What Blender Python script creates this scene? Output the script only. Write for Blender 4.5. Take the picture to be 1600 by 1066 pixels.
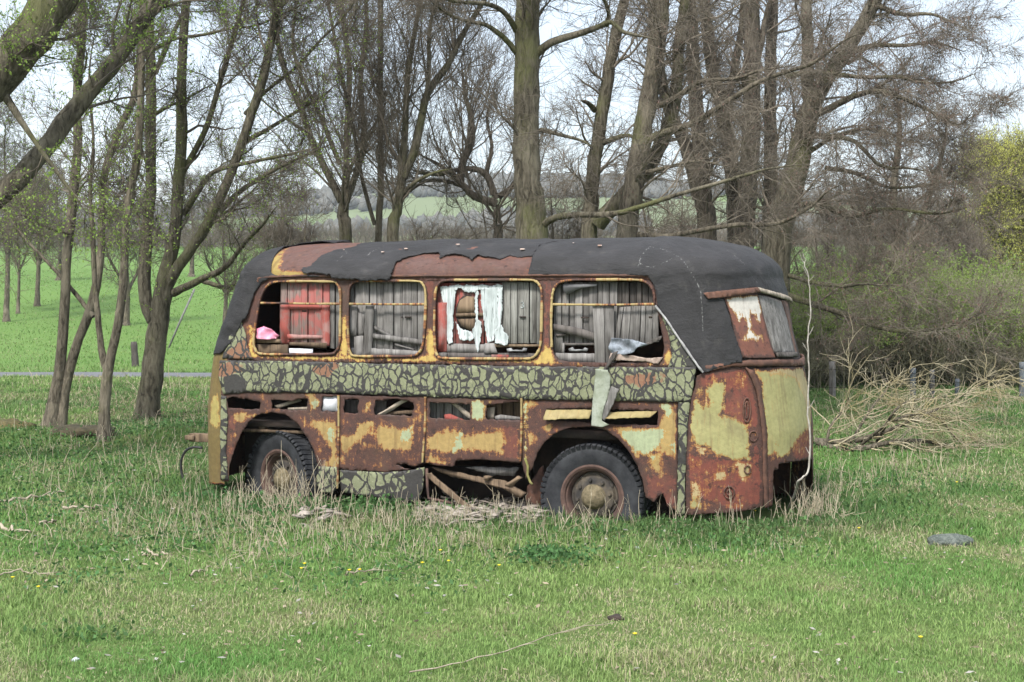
import bpy, math, random
import numpy as np
from mathutils import Vector, Matrix
from mathutils.geometry import delaunay_2d_cdt
for _o in list(bpy.data.objects): bpy.data.objects.remove(_o)
SC = bpy.context.scene; COL = SC.collection
R = math.radians
# ------------------------------------------------------------------ camera
CAM_Z = 2.05; FPX = 2222.2; PITCH = math.atan(78/FPX)
cam_d = bpy.data.cameras.new('camera'); cam = bpy.data.objects.new('camera', cam_d); COL.objects.link(cam)
cam.location = (0, 0, CAM_Z); cam.rotation_euler = (math.pi/2-PITCH, 0, 0)
cam_d.lens = 50; cam_d.sensor_width = 36; cam_d.clip_end = 6000; cam_d.clip_start = 0.1
SC.camera = cam
# ------------------------------------------------------------------ sky, sun, exposure
SUN_EL, SUN_AZ = R(48), R(205)          # azimuth from +Y, clockwise: behind the camera, to its left
w = bpy.data.worlds.new('World'); SC.world = w; w.use_nodes = True
nt = w.node_tree; nt.nodes.clear()
def wn(t, **k):
    n = nt.nodes.new(t)
    for a, b in k.items(): setattr(n, a, b)
    return n
sky = wn('ShaderNodeTexSky', sky_type='NISHITA', sun_disc=False, sun_elevation=SUN_EL, sun_rotation=SUN_AZ, dust_density=2.0)
tc = wn('ShaderNodeTexCoord'); sep = wn('ShaderNodeSeparateXYZ'); nt.links.new(tc.outputs['Generated'], sep.inputs[0])
ramp = wn('ShaderNodeValToRGB'); nt.links.new(sep.outputs['Z'], ramp.inputs[0])     # overcast dome: brighter overhead than at the horizon
ramp.color_ramp.elements[0].position = 0.0; ramp.color_ramp.elements[0].color = (.31, .322, .33, 1)
ramp.color_ramp.elements[1].position = 1.0; ramp.color_ramp.elements[1].color = (.95, .97, 1.0, 1)
e = ramp.color_ramp.elements.new(.28); e.color = (.31, .33, .35, 1)
e = ramp.color_ramp.elements.new(.55); e.color = (.66, .69, .73, 1)
mp = wn('ShaderNodeMapping'); mp.inputs['Scale'].default_value = (1, 1, 2.6); nt.links.new(tc.outputs['Generated'], mp.inputs[0])
cn = wn('ShaderNodeTexNoise'); cn.inputs['Scale'].default_value = 2.6; cn.inputs['Detail'].default_value = 6; nt.links.new(mp.outputs[0], cn.inputs[0])
cr = wn('ShaderNodeMapRange'); cr.inputs[1].default_value = .3; cr.inputs[2].default_value = .7; cr.inputs[3].default_value = .80; cr.inputs[4].default_value = 1.12
nt.links.new(cn.outputs[0], cr.inputs[0])
ml = wn('ShaderNodeVectorMath', operation='SCALE'); nt.links.new(ramp.outputs[0], ml.inputs[0]); nt.links.new(cr.outputs[0], ml.inputs['Scale'])
b1 = wn('ShaderNodeBackground'); b1.inputs[1].default_value = 0.05; nt.links.new(sky.outputs[0], b1.inputs[0])
b2 = wn('ShaderNodeBackground'); b2.inputs[1].default_value = 0.92; nt.links.new(ml.outputs[0], b2.inputs[0])
ad = wn('ShaderNodeAddShader'); nt.links.new(b1.outputs[0], ad.inputs[0]); nt.links.new(b2.outputs[0], ad.inputs[1])
wo = wn('ShaderNodeOutputWorld'); nt.links.new(ad.outputs[0], wo.inputs[0])
sl = bpy.data.lights.new('sun', 'SUN'); sl.energy = 2.3; sl.angle = R(10); sl.color = (1, .96, .9)
so = bpy.data.objects.new('sun', sl); COL.objects.link(so); so.location = (0, 0, 60)
_sd = Vector((math.sin(SUN_AZ)*math.cos(SUN_EL), math.cos(SUN_AZ)*math.cos(SUN_EL), math.sin(SUN_EL)))
so.rotation_euler = _sd.to_track_quat('Z', 'Y').to_euler()
SC.view_settings.view_transform = 'Standard'; SC.view_settings.look = 'None'
SC.view_settings.exposure = 1.25; SC.view_settings.gamma = 1; SC.view_settings.use_curve_mapping = False
SC.cycles.max_bounces = 5; SC.cycles.diffuse_bounces = 3; SC.cycles.transparent_max_bounces = 8

# ------------------------------------------------------------------ pixel <-> world (photo pixels, 1600 x 1066)
cp, sn = math.cos(PITCH), math.sin(PITCH)
def ray(px, py):
    dx = (px-800)/FPX; dy = (533-py)/FPX
    return np.array((dx, cp+sn*dy, -sn+cp*dy))
def at(px, py, Y):
    d = ray(px, py); return np.array((0, 0, CAM_Z))+d*(Y/d[1])
def proj(P):
    P = np.asarray(P, float); x = P[..., 0]; y = P[..., 1]; z = P[..., 2]-CAM_Z
    f = y*cp-z*sn; u = y*sn+z*cp
    return 800+FPX*x/f, 533-FPX*u/f
# ------------------------------------------------------------------ noise in numpy
_rs = np.random.RandomState(7); _tab = _rs.rand(256, 256)
def vnoise(x, y):
    x = np.asarray(x, float); y = np.asarray(y, float)
    xi = np.floor(x).astype(int); yi = np.floor(y).astype(int); fx = x-xi; fy = y-yi
    fx = fx*fx*(3-2*fx); fy = fy*fy*(3-2*fy)
    a = _tab[xi & 255, yi & 255]; b = _tab[(xi+1) & 255, yi & 255]; c = _tab[xi & 255, (yi+1) & 255]; d = _tab[(xi+1) & 255, (yi+1) & 255]
    return (a*(1-fx)+b*fx)*(1-fy)+(c*(1-fx)+d*fx)*fy
def fbm(x, y, o=4):
    s = 0; a = .5; t = 0
    for i in range(o):
        s = s+a*vnoise(x*2**i+17*i, y*2**i+31*i); t += a; a *= .5
    return s/t
# ------------------------------------------------------------------ objects
def tag(o, label=None, cat=None, group=None, kind=None):
    if label: o['label'] = label
    if cat: o['category'] = cat
    if group: o['group'] = group
    if kind: o['kind'] = kind
    return o
def empty(name, loc=(0, 0, 0), rz=0, label=None, cat=None, group=None):
    o = bpy.data.objects.new(name, None); COL.objects.link(o); o.location = loc; o.rotation_euler = (0, 0, rz); o.empty_display_size = .3
    return tag(o, label, cat, group)
def mesh(name, V, F, mat=None, parent=None, uv=None, attrs=None, smooth=True, colors=None):
    """F: list of arrays of faces (each array one polygon size) or one list of tuples"""
    V = np.asarray(V, np.float32).reshape(-1, 3)
    if isinstance(F, np.ndarray): F = [F]
    elif len(F) and not isinstance(F[0], np.ndarray):
        by = {}
        for f in F: by.setdefault(len(f), []).append(f)
        F = [np.array(q) for q in by.values()]
    me = bpy.data.meshes.new(name)
    me.vertices.add(len(V)); me.vertices.foreach_set('co', V.ravel())
    li = np.concatenate([f.ravel() for f in F]).astype(np.int32)
    st = []; c = 0
    for f in F:
        st.append(c+np.arange(len(f))*f.shape[1]); c += f.size
    st = np.concatenate(st).astype(np.int32)
    me.loops.add(len(li)); me.loops.foreach_set('vertex_index', li)
    me.polygons.add(len(st)); me.polygons.foreach_set('loop_start', st)
    me.update(calc_edges=True)
    if smooth: me.polygons.foreach_set('use_smooth', np.ones(len(st), bool))
    if uv is not None:
        l = me.uv_layers.new(name='UVMap'); l.data.foreach_set('uv', np.asarray(uv, np.float32)[li].ravel())
    for k, v in (attrs or {}).items():
        a = me.attributes.new(k, 'FLOAT', 'POINT'); a.data.foreach_set('value', np.asarray(v, np.float32))
    if colors is not None:
        a = me.attributes.new('Col', 'FLOAT_COLOR', 'POINT')
        a.data.foreach_set('color', np.concatenate([colors, np.ones((len(V), 1))], 1).astype(np.float32).ravel())
    me.validate()
    o = bpy.data.objects.new(name, me); COL.objects.link(o)
    if mat: me.materials.append(mat)
    if parent: o.parent = parent
    return o
class MB:
    """collects simple solids into one mesh"""
    def __init__(s): s.V = []; s.F = []
    def add(s, V, F):
        n = len(s.V); s.V += [tuple(map(float, v)) for v in V]; s.F += [tuple(int(i)+n for i in f) for f in F]
    def box(s, c, d, M=None):
        V = [Vector((c[0]+sx*d[0]/2, c[1]+sy*d[1]/2, c[2]+sz*d[2]/2)) for sx in (-1, 1) for sy in (-1, 1) for sz in (-1, 1)]
        if M: V = [M @ v for v in V]
        s.add(V, [(0, 1, 3, 2), (4, 6, 7, 5), (0, 4, 5, 1), (2, 3, 7, 6), (0, 2, 6, 4), (1, 5, 7, 3)])
    def prism(s, A, B):
        n = len(A); s.add(list(A)+list(B), [tuple(range(n))[::-1], tuple(range(n, 2*n))]+[(i, (i+1) % n, n+(i+1) % n, n+i) for i in range(n)])
    def tube(s, pts, rad, sides=8):
        P = np.array(pts, float); r = np.broadcast_to(np.array(rad, float), (len(P),))
        V, F = tubes(P[None], r[None], sides)
        n = len(P)*sides
        s.add(V, list(map(tuple, F))+[tuple(range(sides))[::-1], tuple(range(n-sides, n))])
    def lathe(s, prof, n=32, axis='y', c=(0, 0, 0), closed=True):
        V = []; m = len(prof)
        for i in range(n):
            a = 2*math.pi*i/n; ca, sa = math.cos(a), math.sin(a)
            for r, h in prof:
                V.append((c[0]+r*ca, c[1]+h, c[2]+r*sa) if axis == 'y' else (c[0]+r*ca, c[1]+r*sa, c[2]+h))
        F = []
        for i in range(n):
            for j in range(m if closed else m-1):
                a = i*m+j; b = i*m+(j+1) % m; k = ((i+1) % n)*m
                F.append((a, b, k+(j+1) % m, k+j))
        s.add(V, F)
    def build(s, name, mat, parent=None, smooth=False, **k):
        return mesh(name, s.V, s.F, mat, parent, smooth=smooth, **k)
def smooth_by_angle(o, ang=35):
    me = o.data
    me.polygons.foreach_set('use_smooth', np.ones(len(me.polygons), bool))
    try: me.set_sharp_from_angle(angle=R(ang))
    except Exception: pass
    return o
def bevel(o, wd, seg=2):
    m = o.modifiers.new('bevel', 'BEVEL'); m.width = wd; m.segments = seg; m.limit_method = 'ANGLE'; return o
def norm(a): return a/np.maximum(np.linalg.norm(a, axis=-1, keepdims=True), 1e-9)
def tubes(P, Rr, S):
    """P (N,K,3), Rr (N,K) -> verts, quads"""
    N, K, _ = P.shape
    T = norm(np.gradient(P, axis=1))
    md = norm(P[:, -1]-P[:, 0]); ref = np.where(np.abs(md[:, 2:3]) < .8, np.array([[0, 0, 1.]]), np.array([[1., .2, 0]]))
    u = norm(np.cross(T, ref[:, None, :])); v = np.cross(T, u)
    a = np.arange(S)*2*math.pi/S
    V = P[:, :, None]+Rr[:, :, None, None]*(np.cos(a)[:, None]*u[:, :, None]+np.sin(a)[:, None]*v[:, :, None])
    i = np.arange(N)[:, None, None]*K*S+np.arange(K-1)[None, :, None]*S; j = np.arange(S)[None, None, :]; j2 = (j+1) % S
    F = np.stack([i+j, i+j2, i+S+j2, i+S+j], -1).reshape(-1, 4)
    return V.reshape(-1, 3), F
def catmull(P, n):
    P = np.asarray(P, float)
    if len(P) == 2: return P[0]+(P[1]-P[0])*np.linspace(0, 1, n)[:, None]
    Q = np.vstack([2*P[0]-P[1], P, 2*P[-1]-P[-2]])
    t = np.linspace(0, len(P)-1-1e-6, n); k = t.astype(int); f = (t-k)[:, None]
    a, b, c, d = Q[k], Q[k+1], Q[k+2], Q[k+3]
    return .5*((2*b)+(c-a)*f+(2*a-5*b+4*c-d)*f**2+(3*b-a-3*c+d)*f**3)
# ------------------------------------------------------------------ material nodes
class G:
    def __init__(s, name):
        s.m = bpy.data.materials.new(name); s.m.use_nodes = True; s.t = s.m.node_tree; s.b = s.t.nodes['Principled BSDF']
        s.b.inputs['Roughness'].default_value = .9; s.b.inputs['Specular IOR Level'].default_value = .25
    def n(s, t, **k):
        x = s.t.nodes.new(t)
        for a, b in k.items(): setattr(x, a, b)
        return x
    def set(s, sock, v):
        if v is None: return
        if isinstance(v, bpy.types.NodeSocket): s.t.links.new(v, sock)
        elif isinstance(v, (tuple, list)) and sock.type == 'RGBA': sock.default_value = tuple(v)+((1,) if len(v) == 3 else ())
        else: sock.default_value = v
    def uv(s): return s.n('ShaderNodeUVMap').outputs[0]
    def obj(s): return s.n('ShaderNodeTexCoord').outputs['Object']
    def pos(s): return s.n('ShaderNodeNewGeometry').outputs['Position']
    def rnd(s): return s.n('ShaderNodeObjectInfo').outputs['Random']
    def attr(s, nm): return s.n('ShaderNodeAttribute', attribute_name=nm).outputs['Fac']
    def col(s, nm='Col'): return s.n('ShaderNodeAttribute', attribute_name=nm).outputs['Color']
    def sc(s, v, k): 
        x = s.n('ShaderNodeMapping'); s.set(x.inputs[0], v); x.inputs['Scale'].default_value = k; return x.outputs[0]
    def noise(s, v, scale, detail=5, rough=.55, dist=0):
        x = s.n('ShaderNodeTexNoise'); s.set(x.inputs['Vector'], v); x.inputs['Scale'].default_value = scale; x.inputs['Detail'].default_value = detail
        x.inputs['Roughness'].default_value = rough; x.inputs['Distortion'].default_value = dist; return x.outputs[0]
    def noisec(s, v, scale, detail=2):
        x = s.n('ShaderNodeTexNoise'); s.set(x.inputs['Vector'], v); x.inputs['Scale'].default_value = scale; x.inputs['Detail'].default_value = detail; return x.outputs[1]
    def vor(s, v, scale, feature='F1', rand=1, out=0):
        x = s.n('ShaderNodeTexVoronoi', feature=feature); s.set(x.inputs['Vector'], v); x.inputs['Scale'].default_value = scale; x.inputs['Randomness'].default_value = rand; return x.outputs[out]
    def math(s, op, a, b=0, c=None):
        x = s.n('ShaderNodeMath', operation=op); s.set(x.inputs[0], a); s.set(x.inputs[1], b)
        if c is not None: s.set(x.inputs[2], c)
        return x.outputs[0]
    def add(s, a, b): return s.math('ADD', a, b)
    def mul(s, a, b): return s.math('MULTIPLY', a, b)
    def ss(s, v, a, b, lo=0, hi=1):
        x = s.n('ShaderNodeMapRange', interpolation_type='SMOOTHSTEP'); s.set(x.inputs[0], v); x.inputs[1].default_value = a; x.inputs[2].default_value = b
        x.inputs[3].default_value = lo; x.inputs[4].default_value = hi; return x.outputs[0]
    def mix(s, f, a, b, mode='MIX'):
        x = s.n('ShaderNodeMix', data_type='RGBA', blend_type=mode); s.set(x.inputs[0], f); s.set(x.inputs[6], a); s.set(x.inputs[7], b); return x.outputs[2]
    def ramp(s, f, stops):
        x = s.n('ShaderNodeValToRGB'); s.set(x.inputs[0], f); cr = x.color_ramp
        while len(cr.elements) < len(stops): cr.elements.new(.5)
        for el, (p, c) in zip(cr.elements, stops): el.position = p; el.color = tuple(c)+(1,)
        return x.outputs[0]
    def vadd(s, a, b):
        x = s.n('ShaderNodeVectorMath', operation='ADD'); s.set(x.inputs[0], a); s.set(x.inputs[1], b); return x.outputs[0]
    def vscale(s, a, k):
        x = s.n('ShaderNodeVectorMath', operation='SCALE'); s.set(x.inputs[0], a); x.inputs['Scale'].default_value = k; return x.outputs[0]
    def bump(s, h, strength=.5, dist=.01, nrm=None):
        x = s.n('ShaderNodeBump'); x.inputs['Strength'].default_value = strength; x.inputs['Distance'].default_value = dist; s.set(x.inputs['Height'], h)
        if nrm: s.set(x.inputs['Normal'], nrm)
        return x.outputs[0]
    def out(s, c, rough=None, normal=None, spec=None, metal=None, trans=None):
        s.set(s.b.inputs['Base Color'], c); s.set(s.b.inputs['Roughness'], rough)
        if normal: s.set(s.b.inputs['Normal'], normal)
        if spec is not None: s.b.inputs['Specular IOR Level'].default_value = spec
        if metal is not None: s.set(s.b.inputs['Metallic'], metal)
        return s.m
def leafmat(name, c1, c2, sc=3.0, tr=.35, attrcol=False):
    g = G(name)
    if attrcol: c = g.col()
    else: c = g.mix(g.noise(g.pos(), sc, 3), c1, c2)
    g.out(c, .7, spec=.2)
    t = g.n('ShaderNodeBsdfTranslucent'); g.set(t.inputs[0], c); mx = g.n('ShaderNodeMixShader'); mx.inputs[0].default_value = tr
    g.t.links.new(g.b.outputs[0], mx.inputs[1]); g.t.links.new(t.outputs[0], mx.inputs[2])
    g.t.links.new(mx.outputs[0], g.t.nodes['Material Output'].inputs[0])
    return g.m
# ------------------------------------------------------------------ materials
def mat_rust(name, yellow=(.31, .22, .085), green=(.295, .335, .205), red=(.13, .048, .036), crackle=False, tint=.82, streak=.22):
    g = G(name); uv = g.uv()
    n1 = g.noise(uv, 5, 8, .6); n2 = g.noise(uv, 22, 6, .6); n3 = g.noise(uv, 90, 3, .6)
    strk = g.noise(g.sc(uv, (45, 3.5, 1)), 1, 4, .6)
    m = g.add(g.mul(n1, .6), g.mul(n2, .4))
    rust = g.ramp(m, [(.30, (.028*tint, .018*tint, .017*tint)), (.42, (.062*tint, .033*tint, .028*tint)), (.56, (.098*tint, .046*tint, .036*tint)), (.66, (.15*tint, .066*tint, .036*tint)), (.76, (.30*tint, .125*tint, .045*tint))])
    rust = g.mix(g.ss(n3, .5, .75, 0, .35), rust, (.22, .12, .075))
    jit = g.add(g.mul(g.add(n1, -.5), 1.9), g.add(g.mul(g.add(n2, -.5), 1.7), g.add(g.mul(g.add(strk, -.5), 1.1), g.mul(g.add(n3, -.5), .7))))
    edge = g.attr('edge'); jit = g.math('SUBTRACT', jit, g.mul(edge, .55)); rust = g.mix(g.mul(edge, .5), rust, (.04, .024, .02))
    c = rust
    def layer(c, nm, colour, ring, k=.35):
        f = g.add(g.attr(nm), jit)
        if ring: c = g.mix(g.ss(f, -.3, 0, 0, .85), c, ring)
        col = g.mix(g.ss(n2, .35, .65), tuple(q*.82 for q in colour), colour)
        col = g.mix(g.ss(strk, .55, .8, 0, k), col, (.26, .11, .035))
        col = g.mix(g.ss(n3, .62, .72, 0, .65), col, (.13, .065, .04))
        return g.mix(g.ss(f, 0, .07), c, col)
    c = layer(c, 'red', red, None, .1)
    c = g.mix(g.ss(g.add(g.mul(g.noise(uv, 9, 6, .65), .7), g.mul(n2, .3)), .50, .60, 0, .75), c, rust)
    blot = g.noise(uv, 13, 7, .7); c = g.mix(g.ss(blot, .56, .64, 0, .8), c, (.030, .019, .017)); c = g.mix(g.ss(g.noise(g.vadd(uv, (7.3, 2.1, 0)), 10, 7, .7), .60, .68, 0, .6), c, (.20, .092, .045))
    c = layer(c, 'yel', yellow, (.27, .115, .038))
    c = layer(c, 'grn', green, (.33, .2, .06), streak)
    stain = g.noise(g.sc(uv, (16, 1.3, 1)), 1, 5, .6); c = g.mix(g.ss(stain, .48, .75, 0, .55), c, (.07, .034, .022))
    dirt = g.noise(uv, 1.7, 5, .65); c = g.mix(g.ss(dirt, .5, .78, 0, .5), c, (.10, .075, .05))
    h = g.add(g.mul(n2, .5), g.mul(n3, .3))
    paint = g.ss(g.add(g.attr('grn'), jit), 0, .07)
    nrm = g.bump(h, .55, .006); nrm = g.bump(g.add(paint, 0), .35, .004, nrm)
    return g.out(c, g.ss(n1, .3, .7, .62, .9), nrm, .3)
def mat_crackle(name, sx=15, sy=9, red=.4):
    """tar coat split like alligator skin over pale green paint"""
    g = G(name); uv = g.uv()
    d = g.vscale(g.vadd(g.noisec(uv, 16, 3), (-.5, -.5, -.5)), .06)
    d2 = g.vscale(g.vadd(g.noisec(uv, 3.3, 2), (-.5, -.5, -.5)), .12)
    w_ = g.vadd(g.vadd(uv, d), d2)
    e1 = g.vor(g.sc(w_, (sx, sy, 1)), 1, 'DISTANCE_TO_EDGE'); e2 = g.vor(g.sc(w_, (sx*1.9, sy*1.8, 1)), 1, 'DISTANCE_TO_EDGE')
    n1 = g.noise(uv, 7, 5); n2 = g.noise(uv, 40, 4)
    t = g.add(.08, g.mul(g.add(n1, -.5), .10)); t2 = g.add(-.004, g.mul(g.add(g.noise(g.vadd(uv, (3.1, 5.2, 0)), 5, 4), -.5), .30))
    k1 = g.ss(g.math('SUBTRACT', e1, t), -.010, .018); k2 = g.ss(g.math('SUBTRACT', e2, t2), -.02, .03)
    cell = g.mul(k1, k2)
    tarzone = g.ss(g.add(g.attr('tar'), g.mul(g.add(n1, -.5), 1.2)), -.05, .08)     # places where the tar never split
    cell = g.mul(cell, g.math('SUBTRACT', 1, tarzone))
    vc = g.vor(g.sc(w_, (sx*.55, sy*.55, 1)), 1, 'F1', 1, 1)
    green = g.mix(n1, (.125, .14, .08), (.215, .225, .135)); green = g.mix(g.ss(n2, .5, .75, 0, .7), green, (.28, .28, .18))
    rr = g.ss(g.add(g.noise(uv, 3.3, 4), g.mul(g.attr('red'), .22)), .60, .66, 0, 1)
    green = g.mix(rr, green, g.mix(n2, (.14, .06, .042), (.24, .14, .08)))
    tar = g.mix(n2, (.018, .017, .016), (.05, .047, .044))
    c = g.mix(cell, tar, green)
    nrm = g.bump(cell, .6, -.005); nrm = g.bump(n2, .5, .006, nrm)
    return g.out(c, g.mix(cell, (.62,)*3, (.8,)*3), nrm, .35)
def mat_felt():
    g = G('tar_felt'); uv = g.uv()
    n1 = g.noise(uv, 3, 6); n2 = g.noise(uv, 160, 3, .7); n3 = g.noise(g.sc(uv, (14, 40, 1)), 1, 4)
    c = g.ramp(n1, [(.3, (.012, .0118, .0125)), (.6, (.021, .0205, .022)), (.8, (.036, .035, .036))])
    c = g.mix(g.ss(n2, .58, .72, 0, .55), c, (.12, .12, .12))
    c = g.mix(g.ss(g.add(g.attr('seam'), g.mul(g.add(g.noise(uv, 45, 4), -.5), 2.2)), .5, 1.0, 0, .55), c, (.24, .24, .235))
    n4 = g.noise(uv, 9, 6, .65, 1.2); c = g.mix(g.ss(g.noise(uv, 6, 7, .7), .55, .72, 0, .4), c, (.06, .056, .05)); nrm = g.bump(n3, .35, .012); nrm = g.bump(n4, .5, .02, nrm); nrm = g.bump(n2, .5, .004, nrm)
    return g.out(c, .75, nrm, .35)
def mat_wood(name, a, b, gap=0, paint=None, pk=.5):
    g = G(name); o = g.obj()
    v = g.sc(o, (30, 30, 1.6)); n1 = g.noise(v, 1, 6, .72, .5); n2 = g.noise(o, 7, 4); n3 = g.noise(g.sc(o, (120, 120, 6)), 1, 3)
    c = g.ramp(n1, [(.34, tuple(x*.7 for x in a)), (.5, tuple((x+y)/2 for x, y in zip(a, b))), (.64, b)])
    c = g.mix(g.ss(n2, .4, .75, 0, .5), c, tuple(x*.6 for x in a))
    c = g.mix(g.ss(n3, .58, .7, 0, .75), c, (.02, .018, .016))
    tn = g.attr('tone'); c = g.mix(g.ss(tn, 0, .5, 0, .4), c, tuple(min(1, x*1.45) for x in b)); c = g.mix(g.ss(tn, 0, -.5, 0, .55), c, tuple(x*.6 for x in a))
    if paint:
        f = g.add(g.mul(n2, .7), g.mul(n1, .5)); c = g.mix(g.ss(f, pk, pk+.12, 0, .92), c, paint)
    return g.out(c, .9, g.bump(g.add(n1, g.mul(n3, .6)), .7, .005), .15)
def mat_plain(name, a, b, scale=8, rough=.85, bump=.4, dist=.006, spec=.3, metal=None):
    g = G(name); o = g.obj(); n = g.noise(o, scale, 6, .6); n2 = g.noise(o, scale*7, 4)
    c = g.mix(g.ss(n, .3, .7), a, b); c = g.mix(g.ss(n2, .5, .75, 0, .35), c, tuple(x*.55 for x in a))
    return g.out(c, rough, g.bump(g.add(n, g.mul(n2, .6)), bump, dist), spec, metal)
def mat_bark(name, a, b, moss=.35, scale=.62):
    g = G(name); p = g.pos()
    d = g.vadd(p, g.vscale(g.noisec(p, 5, 3), .12))
    e = g.vor(g.sc(d, (26*scale, 26*scale, 6*scale)), 1, 'DISTANCE_TO_EDGE'); n1 = g.noise(p, 2.2, 5); n2 = g.noise(g.sc(p, (60, 60, 14)), 1, 5, .65)
    ridge = g.noise(g.sc(d, (34*scale, 34*scale, 3.2*scale)), 1, 5, .6); r = g.add(g.mul(g.ss(e, 0, .25), .3), g.mul(g.ss(ridge, .32, .62), .7))
    c = g.mix(r, tuple(x*.36 for x in a), g.mix(n2, a, b))
    c = g.mix(g.ss(n1, .5, .72, 0, .5), c, tuple(x*1.3 for x in b))
    mo = g.add(g.noise(p, 1.3, 5), g.mul(n2, .35))
    c = g.mix(g.ss(mo, .78-moss*.5, .98-moss*.5, 0, .8), c, (.095, .10, .042))
    return g.out(c, .95, g.bump(g.add(g.mul(r, .8), g.mul(n2, .6)), .9, .02), .1)
M_side = mat_rust('rusted_side_paint'); M_rear = mat_rust('rusted_rear_paint', green=(.285, .27, .12), red=(.16, .05, .036), yellow=(.36, .29, .15), streak=.5)
M_roofrust = mat_rust('rusted_roof_paint', tint=1.1, red=(.095, .052, .044), yellow=(.26, .19, .06))
M_crk = mat_crackle('crackled_tar'); M_crk2 = mat_crackle('crackled_tar_fine', 16, 11)
M_crkbig = mat_crackle('crackled_tar_wide', 10, 7.5)
M_felt = mat_felt()
M_frame = mat_rust('window_frame_paint', yellow=(.42, .30, .09))
M_wood = mat_wood('weathered_board', (.092, .086, .08), (.235, .225, .215))
M_woodd = mat_wood('dark_board', (.05, .044, .04), (.12, .108, .10))
M_woodg = mat_wood('greenish_board', (.11, .105, .095), (.25, .25, .23), paint=(.145, .18, .11), pk=.72)
M_woodr = mat_wood('red_painted_board', (.15, .085, .075), (.28, .16, .145), paint=(.27, .07, .058), pk=.53)
M_woodrt = mat_wood('red_faded_board', (.16, .12, .10), (.27, .20, .19), paint=(.30, .10, .09), pk=.53)
M_woodb = mat_wood('brown_board', (.085, .06, .042), (.20, .145, .095))
M_woodl = mat_wood('pale_plank', (.20, .17, .13), (.36, .31, .25))
M_peel = mat_wood('peeling_pale_paint', (.33, .375, .37), (.50, .545, .55))
M_white = mat_plain('white_sheet', (.55, .56, .60), (.64, .65, .69), 6, .5, .2)
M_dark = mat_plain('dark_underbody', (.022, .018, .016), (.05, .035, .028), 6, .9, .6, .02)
M_rustp = mat_plain('plain_rust', (.055, .032, .026), (.125, .062, .042), 9, .85, .6, .006)
M_orust = mat_plain('orange_rust', (.055, .036, .031), (.11, .066, .052), 8, .85, .5)
M_tyre = mat_plain('old_rubber', (.011, .012, .0145), (.036, .038, .042), 7, .8, .5, .004)
M_hub = mat_plain('ochre_hub', (.085, .07, .04), (.19, .155, .095), 26, .85, .6, .008)
M_disc = mat_plain('grey_wheel_disc', (.025, .024, .024), (.10, .082, .06), 9, .8, .6, .006)
M_pink = mat_plain('pink_plastic', (.55, .16, .27), (.68, .32, .42), 5, .35, .3)
M_bark = mat_bark('grey_bark', (.105, .09, .068), (.185, .163, .122), .10)
M_barkm = mat_bark('mossy_bark', (.098, .086, .062), (.175, .158, .118), .27)
M_barkd = mat_bark('dark_bark', (.082, .07, .055), (.15, .13, .105), .08)
M_twig = mat_plain('twig_bark', (.075, .063, .048), (.15, .128, .098), 3, .9, 0)
M_twigr = mat_plain('alder_twig', (.10, .085, .066), (.205, .175, .138), 3, .9, 0)
M_stick = mat_plain('dead_stick', (.20, .165, .12), (.36, .31, .24), 9, .9, .5)
M_leaf = leafmat('young_leaf', (.15, .25, .04), (.25, .34, .08))
M_catkin = leafmat('catkin', (.11, .065, .052), (.19, .125, .10), 4, .1)
M_willow = leafmat('willow_leaf', (.48, .50, .11), (.60, .60, .18), 2, .5)
M_gr = leafmat('grass_blade', None, None, attrcol=True, tr=.3)
# ------------------------------------------------------------------ ground
def ground_z(x, y):
    x = np.asarray(x, float); y = np.asarray(y, float)
    z = (fbm(x*.35+9, y*.35, 3)-.5)*.10*np.clip((y-2)/6, 0, 1)
    z = z+.16*np.exp(-(((x+6.6)/1.0)**2+((y-19.3)/.7)**2))+.22*np.exp(-(((x+4.5)/.7)**2+((y-19.2)/.5)**2))   # low mounds at the trees
    f = np.clip(y-38, 0, None); z = z+(.051*np.minimum(f, 165)+.016*np.clip(f-165, 0, None))*np.clip(f/40, 0, 1)
    h = np.clip((y-330)/520, 0, 1); h = h*h*(3-2*h)
    z = z+h*(27+14*fbm(x/190+3.3, y/260, 3)+10*np.sin(x/95+1.1))
    return z
g = G('meadow_ground'); p = g.pos()
n1 = g.noise(p, .55, 5, .6); n2 = g.noise(p, 3.2, 6, .65); n3 = g.noise(p, 22, 4, .7)
near = g.ramp(g.add(g.mul(n1, .5), g.mul(n2, .5)), [(.36, (.05, .09, .022)), (.5, (.08, .125, .035)), (.62, (.13, .13, .06)), (.75, (.17, .145, .085))])
near = g.mix(g.ss(n3, .45, .75, 0, .6), near, (.035, .045, .015))
far = g.mix(g.noise(p, .05, 4), (.072, .14, .032), (.115, .185, .05))
vf = g.vor(g.vadd(p, g.vscale(g.noisec(p, .004, 2), 60)), .006, 'F1', 1, 1)
hillc = g.n('ShaderNodeSeparateColor'); g.set(hillc.inputs[0], vf)
hc = g.ramp(hillc.outputs[0], [(.0, (.09, .16, .04)), (.3, (.13, .145, .085)), (.5, (.15, .20, .06)), (.72, (.10, .085, .06)), (1, (.12, .19, .05))])
sepp = g.n('ShaderNodeSeparateXYZ'); g.set(sepp.inputs[0], p)
c = g.mix(g.ss(sepp.outputs['Y'], 30, 42), near, far); c = g.mix(g.ss(sepp.outputs['Y'], 260, 330), c, hc)
M_ground = g.out(c, .95, g.bump(g.add(n2, n3), .6, .03), .1)
ys = np.concatenate([np.linspace(-6, 5, 12), np.linspace(5.2, 40, 175), np.geomspace(41, 2400, 110)])
us = np.linspace(-1, 1, 161); us = np.sign(us)*np.abs(us)**1.25
Yg = np.repeat(ys[:, None], len(us), 1); Xg = us[None]*(14+np.abs(ys[:, None])*.95)
Zg = ground_z(Xg, Yg)
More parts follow.
